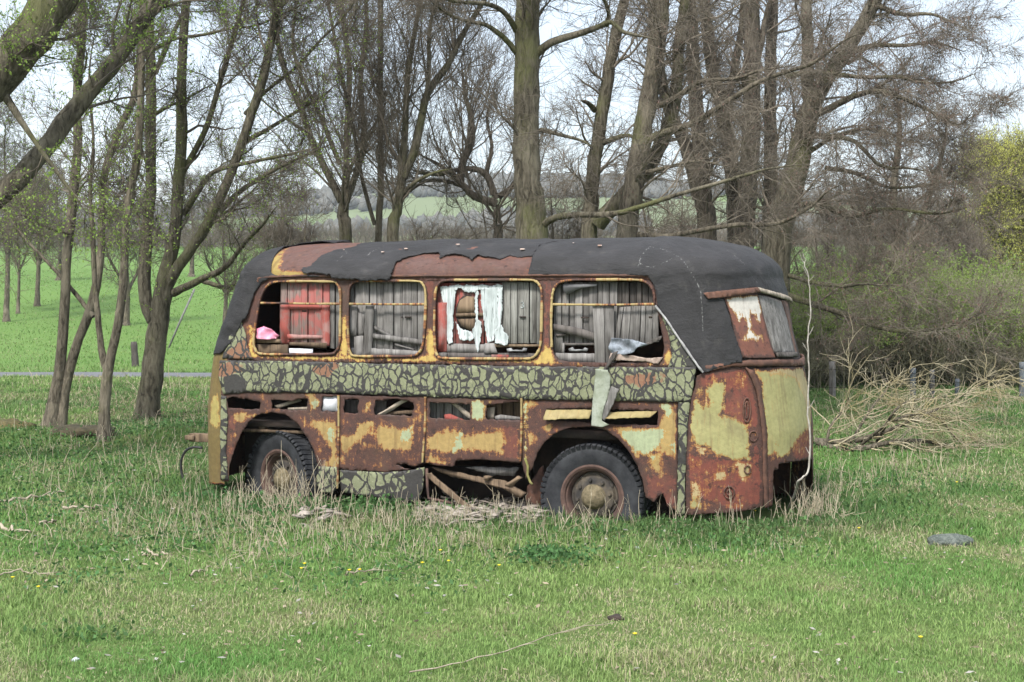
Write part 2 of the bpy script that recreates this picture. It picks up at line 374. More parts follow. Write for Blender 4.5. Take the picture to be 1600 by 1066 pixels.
n, m = Yg.shape; ii = np.arange(n-1)[:, None]*m+np.arange(m-1)[None]
tag(mesh('meadow', np.stack([Xg, Yg, Zg], -1), np.stack([ii, ii+1, ii+m+1, ii+m], -1).reshape(-1, 4), M_ground), kind='structure')
# narrow lane behind the trees
M_road = mat_plain('lane_asphalt', (.085, .088, .095), (.12, .123, .13), 3, .9, .2)
xs = np.linspace(-60, 60, 121); yc = 34.6-.012*xs
V = np.concatenate([np.stack([xs, yc+d, ground_z(xs, yc+d)+.01+.03*(abs(d) < .8)], -1) for d in (-.85, -.75, .75, .85)]); k = np.arange(120)
tag(mesh('lane', V, np.concatenate([np.stack([k+a*121, k+1+a*121, k+1+(a+1)*121, k+(a+1)*121], -1) for a in range(3)]), M_road), kind='structure')
# ------------------------------------------------------------------ the bus: shell surface (p along the perimeter, v up the wall and over the roof)
TH = R(20); BX, BY = .695, 12.77
ct, st_ = math.cos(TH), math.sin(TH)
def to_world(L):
    L = np.asarray(L, float); x, y, z = L[..., 0], L[..., 1], L[..., 2]
    return np.stack([BX+ct*x+st_*y, BY-st_*x+ct*y, z], -1)
def to_local(Wp):
    Wp = np.asarray(Wp, float); dx, dy = Wp[..., 0]-BX, Wp[..., 1]-BY
    return np.stack([ct*dx-st_*dy, st_*dx+ct*dy, Wp[..., 2]], -1)
def sp(px, py, y=0.0):
    """photo pixel -> (x, z) on the bus plane local y"""
    o = to_local(np.array((0, 0, CAM_Z))); d = to_local(np.array((BX, BY, 0))+ray(px, py)); t = (y-o[1])/d[1]
    q = o+d*t; return q[0], q[2]
XR, ZG, VR, HR = .87, 2.17, 1.2, .37
SPF, SPR = -2.9, .35
def _arc(n, L, H):
    t = np.linspace(0, math.pi, 2001); s = np.sin(t).clip(0)**(2/n)*L; y = -np.sign(np.cos(t))*np.abs(np.cos(t))**(2/n)*H
    a = np.concatenate([[0], np.cumsum(np.hypot(np.diff(s), np.diff(y)))]); return t, a
_tr, _ar = _arc(2.35, .95, 1.05); _tf, _af = _arc(3.2, .35, 1.05)
AR, AF = _ar[-1], _af[-1]
def shell0(p, v):
    p, v = np.broadcast_arrays(np.asarray(p, float), np.asarray(v, float))
    z = np.minimum(v, ZG)
    xf = np.interp(z, [0, .9, 1.4, 2.05, 2.3], [-3.80, -3.79, -3.72, -3.47, -3.36])
    Lr = np.interp(z, [-.2, .3, .8, 1.4, 2.05, 2.3], [1.80, 1.83, 1.82, 1.72, 1.54, 1.46])-XR
    hw = 1.05-np.interp(z, [0, .6, 1.4, 2.17], [.03, 0, 0, .05])
    qr = np.clip(p-XR, 0, AR); t = np.interp(qr, _ar, _tr)
    qf = np.clip(xf-p, 0, AF); tf = np.interp(qf, _af, _tf)
    rear, far, front = p > XR, p > XR+AR, p < xf
    x = np.where(rear, XR+Lr*np.sin(t).clip(0)**(2/2.35), p)
    y = np.where(rear, -np.sign(np.cos(t))*np.abs(np.cos(t))**(2/2.35), -1.)
    x = np.where(far, np.maximum(XR-(p-XR-AR), xf), x); y = np.where(far, 1., y)
    x = np.where(front, xf-.35*np.sin(tf).clip(0)**(2/3.2), x); y = np.where(front, -np.sign(np.cos(tf))*np.abs(np.cos(tf))**(2/3.2), y)
    y = 1.05+hw*y
    ph = np.clip((v-ZG)/VR, 0, 1)*math.pi/2; k = np.cos(ph).clip(0)**(2/2.25); h = np.sin(ph).clip(0)**(2/2.25)
    xs = np.clip(x, SPF, SPR)
    return np.stack([xs+(x-xs)*k, 1.05+(y-1.05)*k, z+HR*h*(v > ZG)], -1)
def shell(p, v, off=0.):
    e = .006
    a = shell0(p, v); n = np.cross(shell0(np.asarray(p)+e, v)-shell0(np.asarray(p)-e, v), shell0(p, np.asarray(v)+e)-shell0(p, np.asarray(v)-e))
    n = norm(n); return a+n*np.asarray(off)[..., None] if np.ndim(off) else a+n*off
_gp, _gv = np.meshgrid(np.arange(-4.6, 3.2, .015), np.arange(-.2, ZG+VR-.02, .015), indexing='ij')
_gp, _gv = _gp.ravel(), _gv.ravel()
_W = to_world(shell0(_gp, _gv)); _N = to_world(shell(_gp, _gv, 1.))-_W
_vis = ((np.array((0, 0, CAM_Z))-_W)*_N).sum(-1) > 0
_gp, _gv, _W = _gp[_vis], _gv[_vis], _W[_vis]; _px, _py = proj(_W)
def inv(pts):
    out = []
    for q in pts:
        i = np.argmin((_px-q[0])**2+(_py-q[1])**2); p, v = _gp[i], _gv[i]
        for _ in range(3):
            f = lambda a, b: np.array(proj(to_world(shell0(a, b))))
            f0 = f(p, v); J = np.stack([(f(p+.004, v)-f0)/.004, (f(p, v+.004)-f0)/.004], 1)
            if abs(np.linalg.det(J)) < 900: break
            d = np.linalg.solve(J, np.array(q[:2])-f0); d = np.clip(d, -.03, .03); p += d[0]; v += d[1]
        out.append((p, v))
    return np.array(out)
def inside(poly, P):
    x, y = P[:, 0], P[:, 1]; r = np.zeros(len(P), bool); a = poly; b = np.roll(poly, -1, 0)
    for (x0, y0), (x1, y1) in zip(a, b):
        if y0 == y1: continue
        c = (y0 > y) != (y1 > y); r ^= c & (x < (x1-x0)*(y-y0)/(y1-y0)+x0)
    return r
def sdist(poly, P):
    a = poly; b = np.roll(poly, -1, 0); d = np.full(len(P), 9.)
    for p0, p1 in zip(a, b):
        e = p1-p0; t = np.clip(((P-p0)@e)/max(e@e, 1e-9), 0, 1); d = np.minimum(d, np.hypot(*(P-p0-t[:, None]*e).T))
    return np.where(inside(poly, P), d, -d)
def rag(poly, amp, step=.018, seed=0, keep=None):
    """subdivide the outline and make it ragged"""
    rg = np.random.RandomState(seed); out = []; n = len(poly)
    for i in range(n):
        a, b = poly[i], poly[(i+1) % n]; L = np.linalg.norm(b-a); k = max(1, int(L/step)); e = (b-a)/max(L, 1e-6); nr = np.array((-e[1], e[0]))
        am = amp if not (keep and i in keep) else 0
        for j in range(k):
            q = a+(b-a)*j/k
            if j and am: q = q+nr*am*(rg.randn()*.45+(vnoise(i*3.1+j*.31, seed+.5)-.5)*2.4)
            out.append(q)
    return np.array(out)
def triangulate(outer, holes, grid, seed=0):
    rg = np.random.RandomState(seed); lo, hi = outer.min(0), outer.max(0)
    X, Y = np.meshgrid(np.arange(lo[0]+grid/2, hi[0], grid), np.arange(lo[1]+grid/2, hi[1], grid)); Q = np.stack([X.ravel(), Y.ravel()], 1); Q = Q+rg.uniform(-.25, .25, Q.shape)*grid
    ok = inside(outer, Q)
    for h in holes: ok &= ~inside(h, Q)
    Q = Q[ok]; V = []; E = []
    for L in [outer]+holes:
        n = len(V); V += [Vector(q) for q in L]; E += [(n+i, n+(i+1) % len(L)) for i in range(len(L))]
    V += [Vector(q) for q in Q]
    v, _, f, *_r = delaunay_2d_cdt(V, E, [], 0, 1e-6)
    P = np.array([(a[0], a[1]) for a in v]); F = np.array([q for q in f if len(q) == 3]); C = P[F].mean(1)
    ok = inside(outer, C)
    for h in holes: ok &= ~inside(h, C)
    F = F[ok]; e1 = P[F[:, 1]]-P[F[:, 0]]; e2 = P[F[:, 2]]-P[F[:, 0]]; ar = e1[:, 0]*e2[:, 1]-e1[:, 1]*e2[:, 0]
    F[ar < 0] = F[ar < 0][:, ::-1]; F = F[np.abs(ar) > 1e-9]
    used = np.unique(F); re = -np.ones(len(P), int); re[used] = np.arange(len(used))
    return P[used], re[F]
BUS = empty('bus', (BX, BY, 0), -TH, 'derelict rusted bus with boarded windows and torn tar felt roof sunk in the meadow', 'bus')
def solid(o, th, off=-1):
    m = o.modifiers.new('solidify', 'SOLIDIFY'); m.thickness = th; m.offset = off; m.use_quality_normals = False; return o
def panel(name, outer, holes=(), mat=None, off=0., th=.006, jag=.004, hjag=.008, grid=.035, masks=None, px=True, parent=None, dent=.005, seed=1, bend=None, fn=None, keep=None, step=.018, edge=1.):
    o = inv(outer) if px else np.array(outer, float)
    H = [inv(h) if px else np.array(h, float) for h in holes]
    o0, H0 = o, H; o = rag(o, jag, step, seed, keep); H = [rag(h, hjag, step, seed+i+1) for i, h in enumerate(H)]
    P, F = triangulate(o, H, grid, seed)
    at_ = {k: np.full(len(P), -1.) for k in ('red', 'yel', 'grn', 'tar', 'seam')}
    for k, polys in (masks or {}).items():
        if k == 'base':
            for kk, bv in polys.items(): at_[kk] = np.maximum(at_[kk], bv)
            continue
        if callable(polys): at_[k] = polys(P); continue
        for q in polys:
            q = inv(q) if px else np.array(q, float); at_[k] = np.maximum(at_[k], np.clip(sdist(q, P)/.07, -1, 1.3))
    ed = np.abs(sdist(np.array(o0), P))
    for h in H0: ed = np.minimum(ed, np.abs(sdist(np.array(h), P)))
    at_['edge'] = edge*np.clip(1-ed/.05, 0, 1)
    d = off+dent*2*(fbm(P[:, 0]*3.1+seed, P[:, 1]*3.1, 3)-.5)
    if bend: d = d+bend(P)
    V = fn(P, d) if fn else shell(P[:, 0], P[:, 1], d)
    ob = mesh(name, V, F, mat, parent or BUS, uv=P, attrs=at_)
    return solid(ob, th) if th else ob
# zoomed-in tracings of the photo -> photo pixels
def Zf(x0, y0, k): return lambda *q: [(x0+a/k, y0+b/k) for a, b in q]
z1 = Zf(300, 350, 3.9475); z2 = Zf(660, 350, 3.9475); z3 = Zf(940, 350, 4.264); z4 = Zf(300, 560, 3.9475); z5 = Zf(640, 560, 3.807); z6 = Zf(980, 540, 3.808)
# ---- window openings
W1 = z1((400,788),(384,735),(392,640),(404,560),(420,480),(437,430),(465,385),(510,360),(600,355),(860,357),(897,372),(916,410),(919,480),(917,640),(912,745),(890,785),(850,803),(600,805),(440,803))
W2 = z1((968,745),(965,600),(967,480),(970,410),(990,370),(1030,354),(1200,352),(1390,354),(1425,372),(1441,410),(1444,490),(1438,640),(1425,750),(1400,795),(1350,815),(1150,817),(1010,815),(980,795))
W3 = z2((80,760),(76,620),(80,480),(85,410),(105,370),(145,350),(300,346),(640,346),(700,355),(728,385),(738,430),(738,560),(732,730),(715,790),(680,825),(620,832),(300,832),(130,828),(95,810))
W4 = z2((800,760),(797,620),(800,480),(808,420),(830,375),(880,352),(1000,345),(1300,345),(1370,355),(1410,385),(1430,430),(1436,490),(1455,560),(1478,680),(1492,760),(1480,840),(1440,852),(1200,858),(900,850),(840,838),(812,805))
WINS = [W1, W2, W3, W4]
pillar = [z1((905,340),(985,340),(960,560),(962,760),(930,800),(880,800),(905,740)), z1((1435,400),(1500,400),(1495,760),(1440,790)), z2((740,350),(800,350),(798,760),(760,820),(720,800))]
side_upper = panel('window_wall', [(401,440),(411,433),(600,433),(830,433),(1012,433),(1026,452),(1031,480),(1056,520),(1090,566),(1088,574),(870,574),(640,568),(430,565),(347,562),(352,545),(364,515),(380,490)],
    WINS, M_frame, off=0, th=.03, jag=.001, hjag=.0015, grid=.03, dent=.003, seed=3,
    masks={'yel': [z1((360,810),(500,808),(880,812),(1020,822),(1400,822),(1480,800),(1530,830),(1579,835),(1579,862),(1100,856),(700,845),(400,838)),
                   z1((905,700),(975,700),(1000,812),(890,806)), z1((1432,640),(1500,640),(1510,800),(1440,800)), z1((915,560),(960,560),(955,700),(918,700)),
                   z2((20,640),(80,640),(95,810),(40,820)), z2((90,832),(500,840),(700,830),(760,740),(800,760),(860,850),(1080,862),(1080,878),(500,862),(90,858)),
                   z2((1250,862),(1480,862),(1500,770),(1530,800),(1520,880),(1260,880)), z1((360,640),(395,640),(395,760),(370,780))],
           'red': [z2((730,760),(790,760),(800,850),(700,870)), z2((20,350),(70,350),(60,640),(20,640)), z2((745,350),(800,350),(790,760),(740,760))]})
# yellow beading and slide rail of each window
def closed(pts, n):
    q = np.vstack([pts[-1:], pts, pts[:2]]); c = catmull(q, n*2); return c
def wtube(pts_px, rad, off=.012, n=90, loop=True, sides=6):
    pv = inv(pts_px); pv = catmull(np.vstack([pv, pv[:1]]), n) if loop else catmull(pv, n)
    P = shell(pv[:, 0], pv[:, 1], off); P = P+(np.random.RandomState(5).rand(*P.shape)-.5)*.002
    return tubes(P[None], np.full((1, n), rad)*(1+.2*np.random.RandomState(3).randn(1, n).clip(-1, 1)), sides)+(pv,)
M_bead = mat_rust('beading_paint', yellow=(.33, .255, .115))
rails = [z1((420,488),(650,491),(912,494)), z1((968,494),(1200,496),(1442,496)), None, z2((802,497),(1100,499),(1432,496))]
for i, w_ in enumerate(WINS):
    wl = w_ if i < 3 else z2((800,760),(797,620),(800,480),(808,420),(830,375),(880,352),(1000,345),(1300,345),(1370,355),(1410,385),(1430,430),(1432,490))
    V, F, pv = wtube(wl, .013, loop=i < 3)
    uvx = np.repeat(pv, 6, 0)
    fr = mesh('window_frame', V, F, M_bead, BUS, uv=uvx, attrs={'yel': -.1+1.1*(vnoise(uvx[:, 0]*5+i*9, uvx[:, 1]*5)-.42), 'grn': np.full(len(V), -1.), 'red': np.full(len(V), -.6)})
    if rails[i]:
        V, F, pv = wtube(rails[i], .012, off=.004, n=14, loop=False); uvx = np.repeat(pv, 6, 0)
        mesh('slide_rail', V, F, M_bead, fr, uv=uvx, attrs={'yel': .1+.7*(vnoise(uvx[:, 0]*6, uvx[:, 1]*3)-.3), 'grn': np.full(len(V), -1.), 'red': np.full(len(V), -.2)})
# gutter rail over the windows
V, F, pv = wtube([(404,440),(412,434),(480,431.5),(620,431.5),(760,431),(900,430.5),(1010,431)], .013, off=.014, n=60, loop=False)
mesh('gutter', V, F, M_rustp, BUS)
# ---- crackled belt and crackled strips
panel('crackled_belt', [(345,563),(430,564),(640,569),(870,573),(1000,573),(1088,574),(1084,600),(1079,629),(1000,627),(860,625),(700,621),(520,614),(389,613),(350,616),(343,590)],
    (), M_crk, off=.016, th=.01, jag=.004, grid=.05, dent=.006, seed=5,
    masks={'tar': [[(345,562),(430,563),(640,568),(870,572),(1000,572),(1088,573),(1088,576),(1000,576),(870,576),(640,572),(430,568),(345,567)], [(350,612),(389,609),(520,610),(700,617),(860,621),(1000,623),(1079,625),(1079,630),(1000,628),(860,626),(700,622),(520,615),(389,614),(350,617)], [(350,594),(520,597),(700,603),(860,606),(1075,607),(1075,609),(860,609),(700,606),(520,600),(350,597)], z4((205,110),(290,100),(340,190),(420,240),(330,240),(210,220))], 'red': [z1((150,850),(420,860),(420,950),(150,950)), z1((600,850),(900,850),(860,940),(620,950)), z5((1280,70),(1560,70),(1560,180),(1250,180)), z2((350,880),(420,880),(420,1000),(350,1000))]})
panel('crackled_patch', [(348,560),(353,540),(365,516),(377,500),(384,520),(388,545),(396,562)], (), M_crk, off=.012, th=.008, jag=.006, grid=.05, seed=6, masks={'red': [z1((150,850),(420,560),(420,850))]})
panel('crackled_patch', [(1044,575),(1050,556),(1044,520),(1033,488),(1052,513),(1094,575)], (), M_crk, off=.012, th=.008, jag=.006, grid=.05, seed=7, masks={'tar': [[(1060,540),(1045,510),(1095,578),(1075,575)]]})
panel('crackled_strip', z6((303,322),(372,322),(362,480),(352,640),(346,800),(344,1000),(300,1012),(302,800),(306,600)), (), M_crkbig, off=.014, th=.01, jag=.004, grid=.05, seed=8)
panel('crackled_strip', z4((183,230),(215,235),(222,400),(212,560),(226,750),(180,748),(178,500)), (), M_crkbig, off=.012, th=.01, jag=.004, grid=.05, seed=9)
# ---- lower side: front arch panel, two flap panels, rear arch panel
arch1 = z4((226,760),(232,660),(262,560),(300,470),(345,395),(400,352),(490,333),(580,348),(650,400),(705,480),(750,560),(775,650),(782,690))
pa = panel('front_arch_panel', z4((180,190),(500,190),(905,225),(903,440),(900,690))+arch1[::-1]+z4((195,760),(180,600)),
    [z4((215,250),(250,236),(330,248),(424,275),(418,312),(320,314),(222,306)), z4((490,252),(560,262),(640,256),(712,248),(708,318),(600,318),(492,312)), z4((806,238),(898,232),(900,326),(800,328))],
    M_side, off=0, jag=.004, hjag=.007, grid=.025, dent=.008, seed=11,
    masks={'base': {'yel': -.42, 'red': -.3}, 'yel': [z4((330,360),(480,318),(540,320),(380,370)), z4((255,350),(330,340),(330,400),(265,395)), z4((720,390),(800,375),(890,400),(895,560),(880,640),(860,560),(800,460)), z4((860,620),(900,600),(900,690),(800,660)), z4((640,195),(760,200),(790,300),(740,310),(700,230))],
           'grn': [z4((820,440),(870,430),(865,520),(840,490)), z4((735,270),(770,240),(785,300),(745,308))], 'red': [z4((225,350),(300,360),(260,450),(228,440)), z4((226,560),(300,480),(250,640))]})
panel('side_flap', z4((908,225),(1180,232),(1440,236),(1442,420),(1430,600),(1420,650),(1385,665),(1320,690),(1180,700),(1020,690),(908,682)),
    [z4((942,250),(1030,256),(1028,338),(938,336)), z4((1127,262),(1260,250),(1368,268),(1362,352),(1230,350),(1125,345)), z4((1255,655),(1310,648),(1375,672),(1330,680))],
    M_side, off=.004, jag=.006, hjag=.008, grid=.025, dent=.009, seed=12,
    masks={'base': {'yel': -.42, 'red': -.3}, 'yel': [z4((920,480),(1000,470),(1025,400),(1120,395),(1060,470),(1040,515),(1130,545),(1240,540),(1300,430),(1360,430),(1360,560),(1240,550),(1150,520),(1150,430),(1260,470),(1230,570),(1010,520),(940,580),(915,600)), z4((1140,430),(1360,430),(1362,560),(1180,555)), z4((910,600),(935,560),(935,640),(910,660)), z4((1050,310),(1095,285),(1090,330),(1060,330))],
           'grn': [z4((1290,440),(1350,430),(1355,500),(1290,520)), z4((1070,300),(1095,285),(1085,325))], 'red': []})
panel('side_flap', z5((96,225),(360,235),(665,240),(668,400),(660,622))+z5((560,612),(400,604),(275,610),(268,640),(180,640),(92,622)),
    [z5((120,262),(360,270),(364,366),(250,362),(118,350)), z5((462,275),(560,268),(662,258),(664,365),(520,370),(458,360))],
    M_side, off=.005, jag=.006, hjag=.008, grid=.025, dent=.009, seed=13,
    masks={'base': {'yel': -.42, 'red': -.3}, 'yel': [z5((105,480),(160,440),(290,440),(330,460),(540,430),(545,560),(440,550),(330,540),(200,560),(150,545),(105,545)), z5((100,560),(180,600),(270,620),(265,640),(96,625)), z5((640,400),(665,400),(662,600),(650,600)), z5((210,430),(235,430),(235,460),(210,460)), z5((90,240),(110,240),(110,600),(92,600))],
           'grn': [z5((290,450),(320,440),(310,540),(250,560)), z5((365,235),(455,240),(455,362),(365,360)), z5((455,240),(500,240),(480,270))], 'red': [z5((560,400),(660,400),(655,600),(560,600))]})
arch2 = z5((690,720),(735,640),(760,560),(800,500),(850,455),(920,422),(1000,408),(1090,408),(1170,428),(1240,478),(1300,550),(1350,630),(1385,720),(1405,830))
panel('rear_arch_panel', z5((668,235),(1000,240),(1300,240),(1592,245),(1594,600),(1592,910))+z5((1530,880),(1512,800),(1480,820),(1450,855),(1405,830))+arch2[::-1]+z5((668,620)),
    [z5((815,300),(1090,300),(1475,312),(1476,398),(1200,392),(1000,375),(812,372))],
    M_side, off=0, jag=.004, hjag=.005, grid=.025, dent=.008, seed=14,
    masks={'base': {'yel': -.42, 'red': -.3}, 'yel': [z5((1215,420),(1300,400),(1480,410),(1560,300),(1592,260),(1592,600),(1500,540),(1400,570),(1340,590),(1290,500)), z5((800,400),(840,385),(850,430),(815,430)), z5((820,460),(1000,405),(1180,415),(1250,470),(1170,440),(1000,420),(850,460)), z5((1420,560),(1490,570),(1490,690),(1440,640)), z5((670,250),(760,250),(740,280),(670,300)), z5((700,450),(750,460),(740,500),(705,500))],
           'grn': [z5((1255,440),(1440,410),(1520,440),(1470,540),(1390,580),(1330,560)), z5((1475,255),(1555,265),(1550,345),(1500,290)), z5((1555,520),(1592,480),(1592,600)), z5((1425,575),(1475,580),(1450,620)), z5((672,250),(700,250),(690,620),(672,600))],
           'red': [z5((1400,700),(1590,690),(1590,900),(1400,830)), z5((860,400),(920,380),(880,450),(810,470))]})
M_flap = mat_rust('flap_paint', yellow=(.27, .22, .10), green=(.36, .33, .12))
for q in (((815,305),(960,306),(1085,306),(1078,354),(940,357),(812,360)), ((1182,318),(1330,316),(1474,314),(1440,346),(1310,352),(1180,352))):
    a = z5(*q); lo = inv(a)[:, 1].min(); hi = inv(a)[:, 1].max()
    panel('slot_flap', a, (), M_flap, off=.012, th=.005, jag=.004, seed=15, edge=.15, masks={'base': {'yel': .75}, 'yel': [a]}, bend=lambda P, lo=lo, hi=hi: .07*((hi-P[:, 1])/(hi-lo)).clip(0, 1)**1.3)
for q, mt, sd in ((((782,665),(900,672),(902,800),(860,830),(790,826),(770,760)), M_crk2, 16), (((912,688),(1020,694),(1180,704),(1330,692),(1432,672),(1425,800),(1392,892),(1270,885),(1150,860),(920,825)), M_crkbig, 17)):
    panel('crackled_skirt', z4(*q), (), mt, off=.002, th=.008, jag=.004, grid=.04, dent=.012, seed=sd, masks={'tar': [z4((1310,720),(1432,672),(1425,800),(1392,892),(1150,860),(1000,836),(1180,835),(1330,800))]})
# raised joints between the side panels
for q, mt in ((z4((907,225),(908,440),(905,640),(900,800)), 0), (z4((1442,236),(1440,420),(1425,640)), 0), (z5((668,235),(668,420),(662,610)), 0)):
    V, F, pv = wtube(q, .012, off=.012, n=26, loop=False); uvx = np.repeat(pv, 6, 0)
    mesh('joint_strip', V, F, M_bead, BUS, uv=uvx, attrs={'yel': -.1+.8*(vnoise(uvx[:, 0]*6, uvx[:, 1]*5)-.4), 'grn': np.full(len(V), -1.), 'red': np.full(len(V), -.2)})
# ---- rear corner, seam, tail
rc = panel('rear_corner_panel', z6((372,330),(402,250),(415,180),(455,160),(560,135),(640,125),(705,128),(745,200),(775,300),(795,430),(805,560),(808,700),(812,955),(700,985),(520,1000),(350,1010),(348,700),(360,480)), (), M_rear, off=0, jag=.003, grid=.025, dent=.01, seed=21,
    masks={'base': {'yel': -.38}, 'grn': [z6((372,420),(400,355),(415,330),(430,372),(500,378),(515,320),(490,260),(545,212),(580,225),(575,330),(560,400),(545,420),(600,430),(660,450),(710,500),(725,570),(725,670),(690,670),(600,665),(520,630),(470,600),(410,590),(400,550),(375,490)), z6((405,235),(440,260),(412,275)), z6((480,255),(540,210),(555,400),(540,420)), z6((380,900),(430,900),(420,960),(380,960))],
           'yel': [z6((655,690),(690,710),(715,720),(705,760),(690,800),(672,770)), z6((385,800),(405,830),(440,870),(415,930),(385,960),(372,880)), z6((520,780),(560,755),(600,770),(590,790),(555,800)), z6((400,590),(480,605),(520,640),(430,640))],
           'red': [z6((410,180),(700,130),(760,280),(790,480),(700,500),(570,390),(580,220),(480,240),(420,280)), z6((350,640),(800,700),(800,950),(640,980),(420,900),(350,800)), z6((470,830),(540,830),(520,930),(480,920)), z6((730,590),(800,590),(800,700),(740,690))]})
panel('rear_seam', z6((700,128),(745,150),(790,260),(815,420),(828,560),(830,800),(840,960),(815,965),(805,800),(803,600),(790,430),(770,290),(735,195)), (), M_rustp, off=.016, th=.014, jag=.004, grid=.05, seed=22)
for cx, cy, rx, ry in ((710, 385, 22, 72), (708, 385, 9, 50), (748, 540, 24, 30), (606, 874, 30, 36), (606, 874, 13, 16), (714, 738, 18, 24)):
    V, F, pv = wtube(z6(*[(cx+rx*math.cos(a), cy+ry*math.sin(a)) for a in np.arange(14)*.4488]), .007, off=.008, n=40); mesh('lamp_ring', V, F, M_rustp, BUS)
_a = inv(z6((755,140)))[0]; _b = inv(z6((825,960)))[0]; pe = XR+AR-(_a[0]-XR)
tail = panel('tail_panel', np.vstack([inv(z6((745,135),(900,128),(1040,126))), [(pe, 1.39), (pe, 1.0), (pe, .6), (pe, -.08)], inv(z6((1112,890)))+[[.25, 0]], inv(z6((1108,870),(1098,675),(1000,690),(900,705),(898,735),(870,745),(868,860),(860,955),(825,965),(828,700),(815,430),(790,270)))]), (), M_rear, px=False, off=.002, jag=.004, grid=.03, dent=.008, seed=23,
    masks={'base': {'yel': -.3}, 'grn': [inv(z6((790,250),(850,160),(1000,200),(1060,330),(1065,480),(1000,560),(960,650),(900,660),(890,560),(850,640),(825,640))), inv(z6((760,145),(850,140),(860,200),(800,230)))],
           'yel': [inv(z6((745,135),(1040,126),(1075,250),(1090,500),(1060,480),(1040,300),(900,220),(800,240)))],
           'red': [inv(z6((985,560),(1075,490),(1095,680),(980,690))), inv(z6((860,560),(900,520),(905,600),(860,650))), inv(z6((840,190),(880,190),(880,260),(850,250)))]})
panel('tail_ledge', np.vstack([inv(z3((690,945),(900,912),(1150,905),(1310,905))), [(pe, 1.455), (pe, 1.36)], inv(z3((1345,940),(1200,948),(1000,948),(860,950),(700,985)))]), (), M_rustp, px=False, off=.02, th=.02, jag=.004, grid=.05, seed=24)
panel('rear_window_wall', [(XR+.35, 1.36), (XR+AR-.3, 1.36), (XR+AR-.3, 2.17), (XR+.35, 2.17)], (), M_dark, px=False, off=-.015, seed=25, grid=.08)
M_plate = mat_rust('rusted_plate', green=(.46, .44, .40), yellow=(.34, .2, .14), tint=1.1, red=(.15, .062, .045))
panel('rear_window_plate', z3((812,490),(1030,464),(1058,560),(1100,720),(1152,892),(1050,897),(942,892),(905,850),(880,720),(850,590)), (), M_plate, off=.012, th=.006, jag=.002, grid=.02, dent=.004, seed=26,
    masks={'grn': [z3((812,488),(1032,462),(1075,610),(1020,600),(975,590),(960,640),(925,600),(890,580),(855,560)), z3((905,560),(930,560),(925,650),(905,640)), z3((955,560),(975,560),(1000,760),(975,770)), z3((1030,560),(1050,560),(1040,660),(1030,640)), z3((945,750),(1060,752),(1060,765),(945,765))],
           'red': [z3((812,490),(1030,464),(1152,892),(942,892),(880,720))]})
panel('rear_window_board', z3((1040,476),(1115,492),(1192,516),(1235,650),(1285,858),(1220,860),(1150,858),(1100,700),(1062,560)), (), M_wood, off=.01, th=.02, jag=.002, grid=.05, dent=.004, seed=27)
panel('rear_window_board', z3((1192,512),(1232,522),(1262,680),(1296,865),(1288,868),(1240,660)), (), M_orust, off=.014, th=.02, jag=.002, grid=.05, seed=28)
panel('window_sill', z3((1152,860),(1285,858),(1292,888),(1160,890)), (), M_woodd, off=.03, th=.02, jag=.002, seed=29)
panel('visor', z3((678,462),(800,448),(1012,430),(1035,460),(820,492),(708,502)), (), M_rustp, off=.05, th=.016, jag=.002, seed=30, dent=.003)
panel('visor', z3((1012,430),(1120,462),(1240,514),(1240,528),(1150,498),(1036,462)), (), M_woodl, off=.05, th=.016, jag=.002, seed=31, dent=.003)
# ---- hidden sides, roof
xfz = lambda z: float(np.interp(z, [0, .9, 1.4, 2.05, 2.3], [-3.80, -3.79, -3.72, -3.47, -3.36]))
zz = [.12, .5, .9, 1.4, 1.75, 2.05, 2.17]
M_front = mat_rust('front_paint', yellow=(.135, .10, .038), green=(.30, .25, .085))
panel('front_panel', [(xfz(z)+.005, z) for z in zz]+[(xfz(z)-AF, z) for z in zz[::-1]], (), M_front, px=False, off=0, grid=.05, seed=32, jag=.002,
    masks={'yel': [[(-3.75, .1), (-4.3, .1), (-4.3, 1.5), (-3.7, 1.5)]], 'grn': [z4((125,215),(165,215),(165,420),(110,415)) and inv(z4((130,230),(160,225),(168,420),(112,412)))]})
panel('far_side_panel', [(pe+.01, -.08), (XR+AR+4.64, -.08), (XR+AR+4.64, 2.17), (pe+.01, 2.17)], (), M_rustp, px=False, off=0, grid=.1, seed=33)
panel('roof', [(-3.42-AF, ZG-.02), (-1, ZG-.02), (XR+AR+4.28, ZG-.02), (XR+AR+4.28, ZG+VR-.004), (-3.42-AF, ZG+VR-.004)], (), M_roofrust, px=False, off=.004, grid=.05, jag=.006, dent=.006, seed=34,
    masks={'yel': [inv([(424,424),(431,400),(449,390),(440,408),(437,424),(480,427),(478,431),(424,431)])], 'red': [inv([(440,400),(520,386),(545,386),(520,405),(470,425),(440,420)]), inv([(623,412),(690,402),(745,408),(830,406),(826,428),(620,430)])]})
TOP = ZG+VR-.004
def wr(P, a=.016, s=0): return a*2*(fbm(P[:, 0]*4+s, P[:, 1]*5+s, 4)-.5)+a*.5*np.clip(1-7*np.abs(fbm(P[:, 0]*2.3+s+P[:, 1], P[:, 1]*2.9-s-P[:, 0]*.7, 3)-.5), 0, 1)
fa = inv([(848,386),(834,402),(829,418),(827,430),(920,430),(1014,431),(1024,451),(1028,479),(1062,528),(1099,583),(1130,572),(1158,566),(1158,556),(1146,519),(1130,467),(1100,463),(1140,456),(1177,451),(1210,461),(1232,473)])
def seamfn(lines):
    def f(P):
        d = np.full(len(P), 9.)
        for L in lines:
            L = inv(L)
            for a, b in zip(L[:-1], L[1:]):
                e = b-a; t = np.clip(((P-a)@e)/max(e@e, 1e-9), 0, 1); d = np.minimum(d, np.hypot(*(P-a-t[:, None]*e).T))
        return np.clip(1-d/.016, -1, 1)
    return f
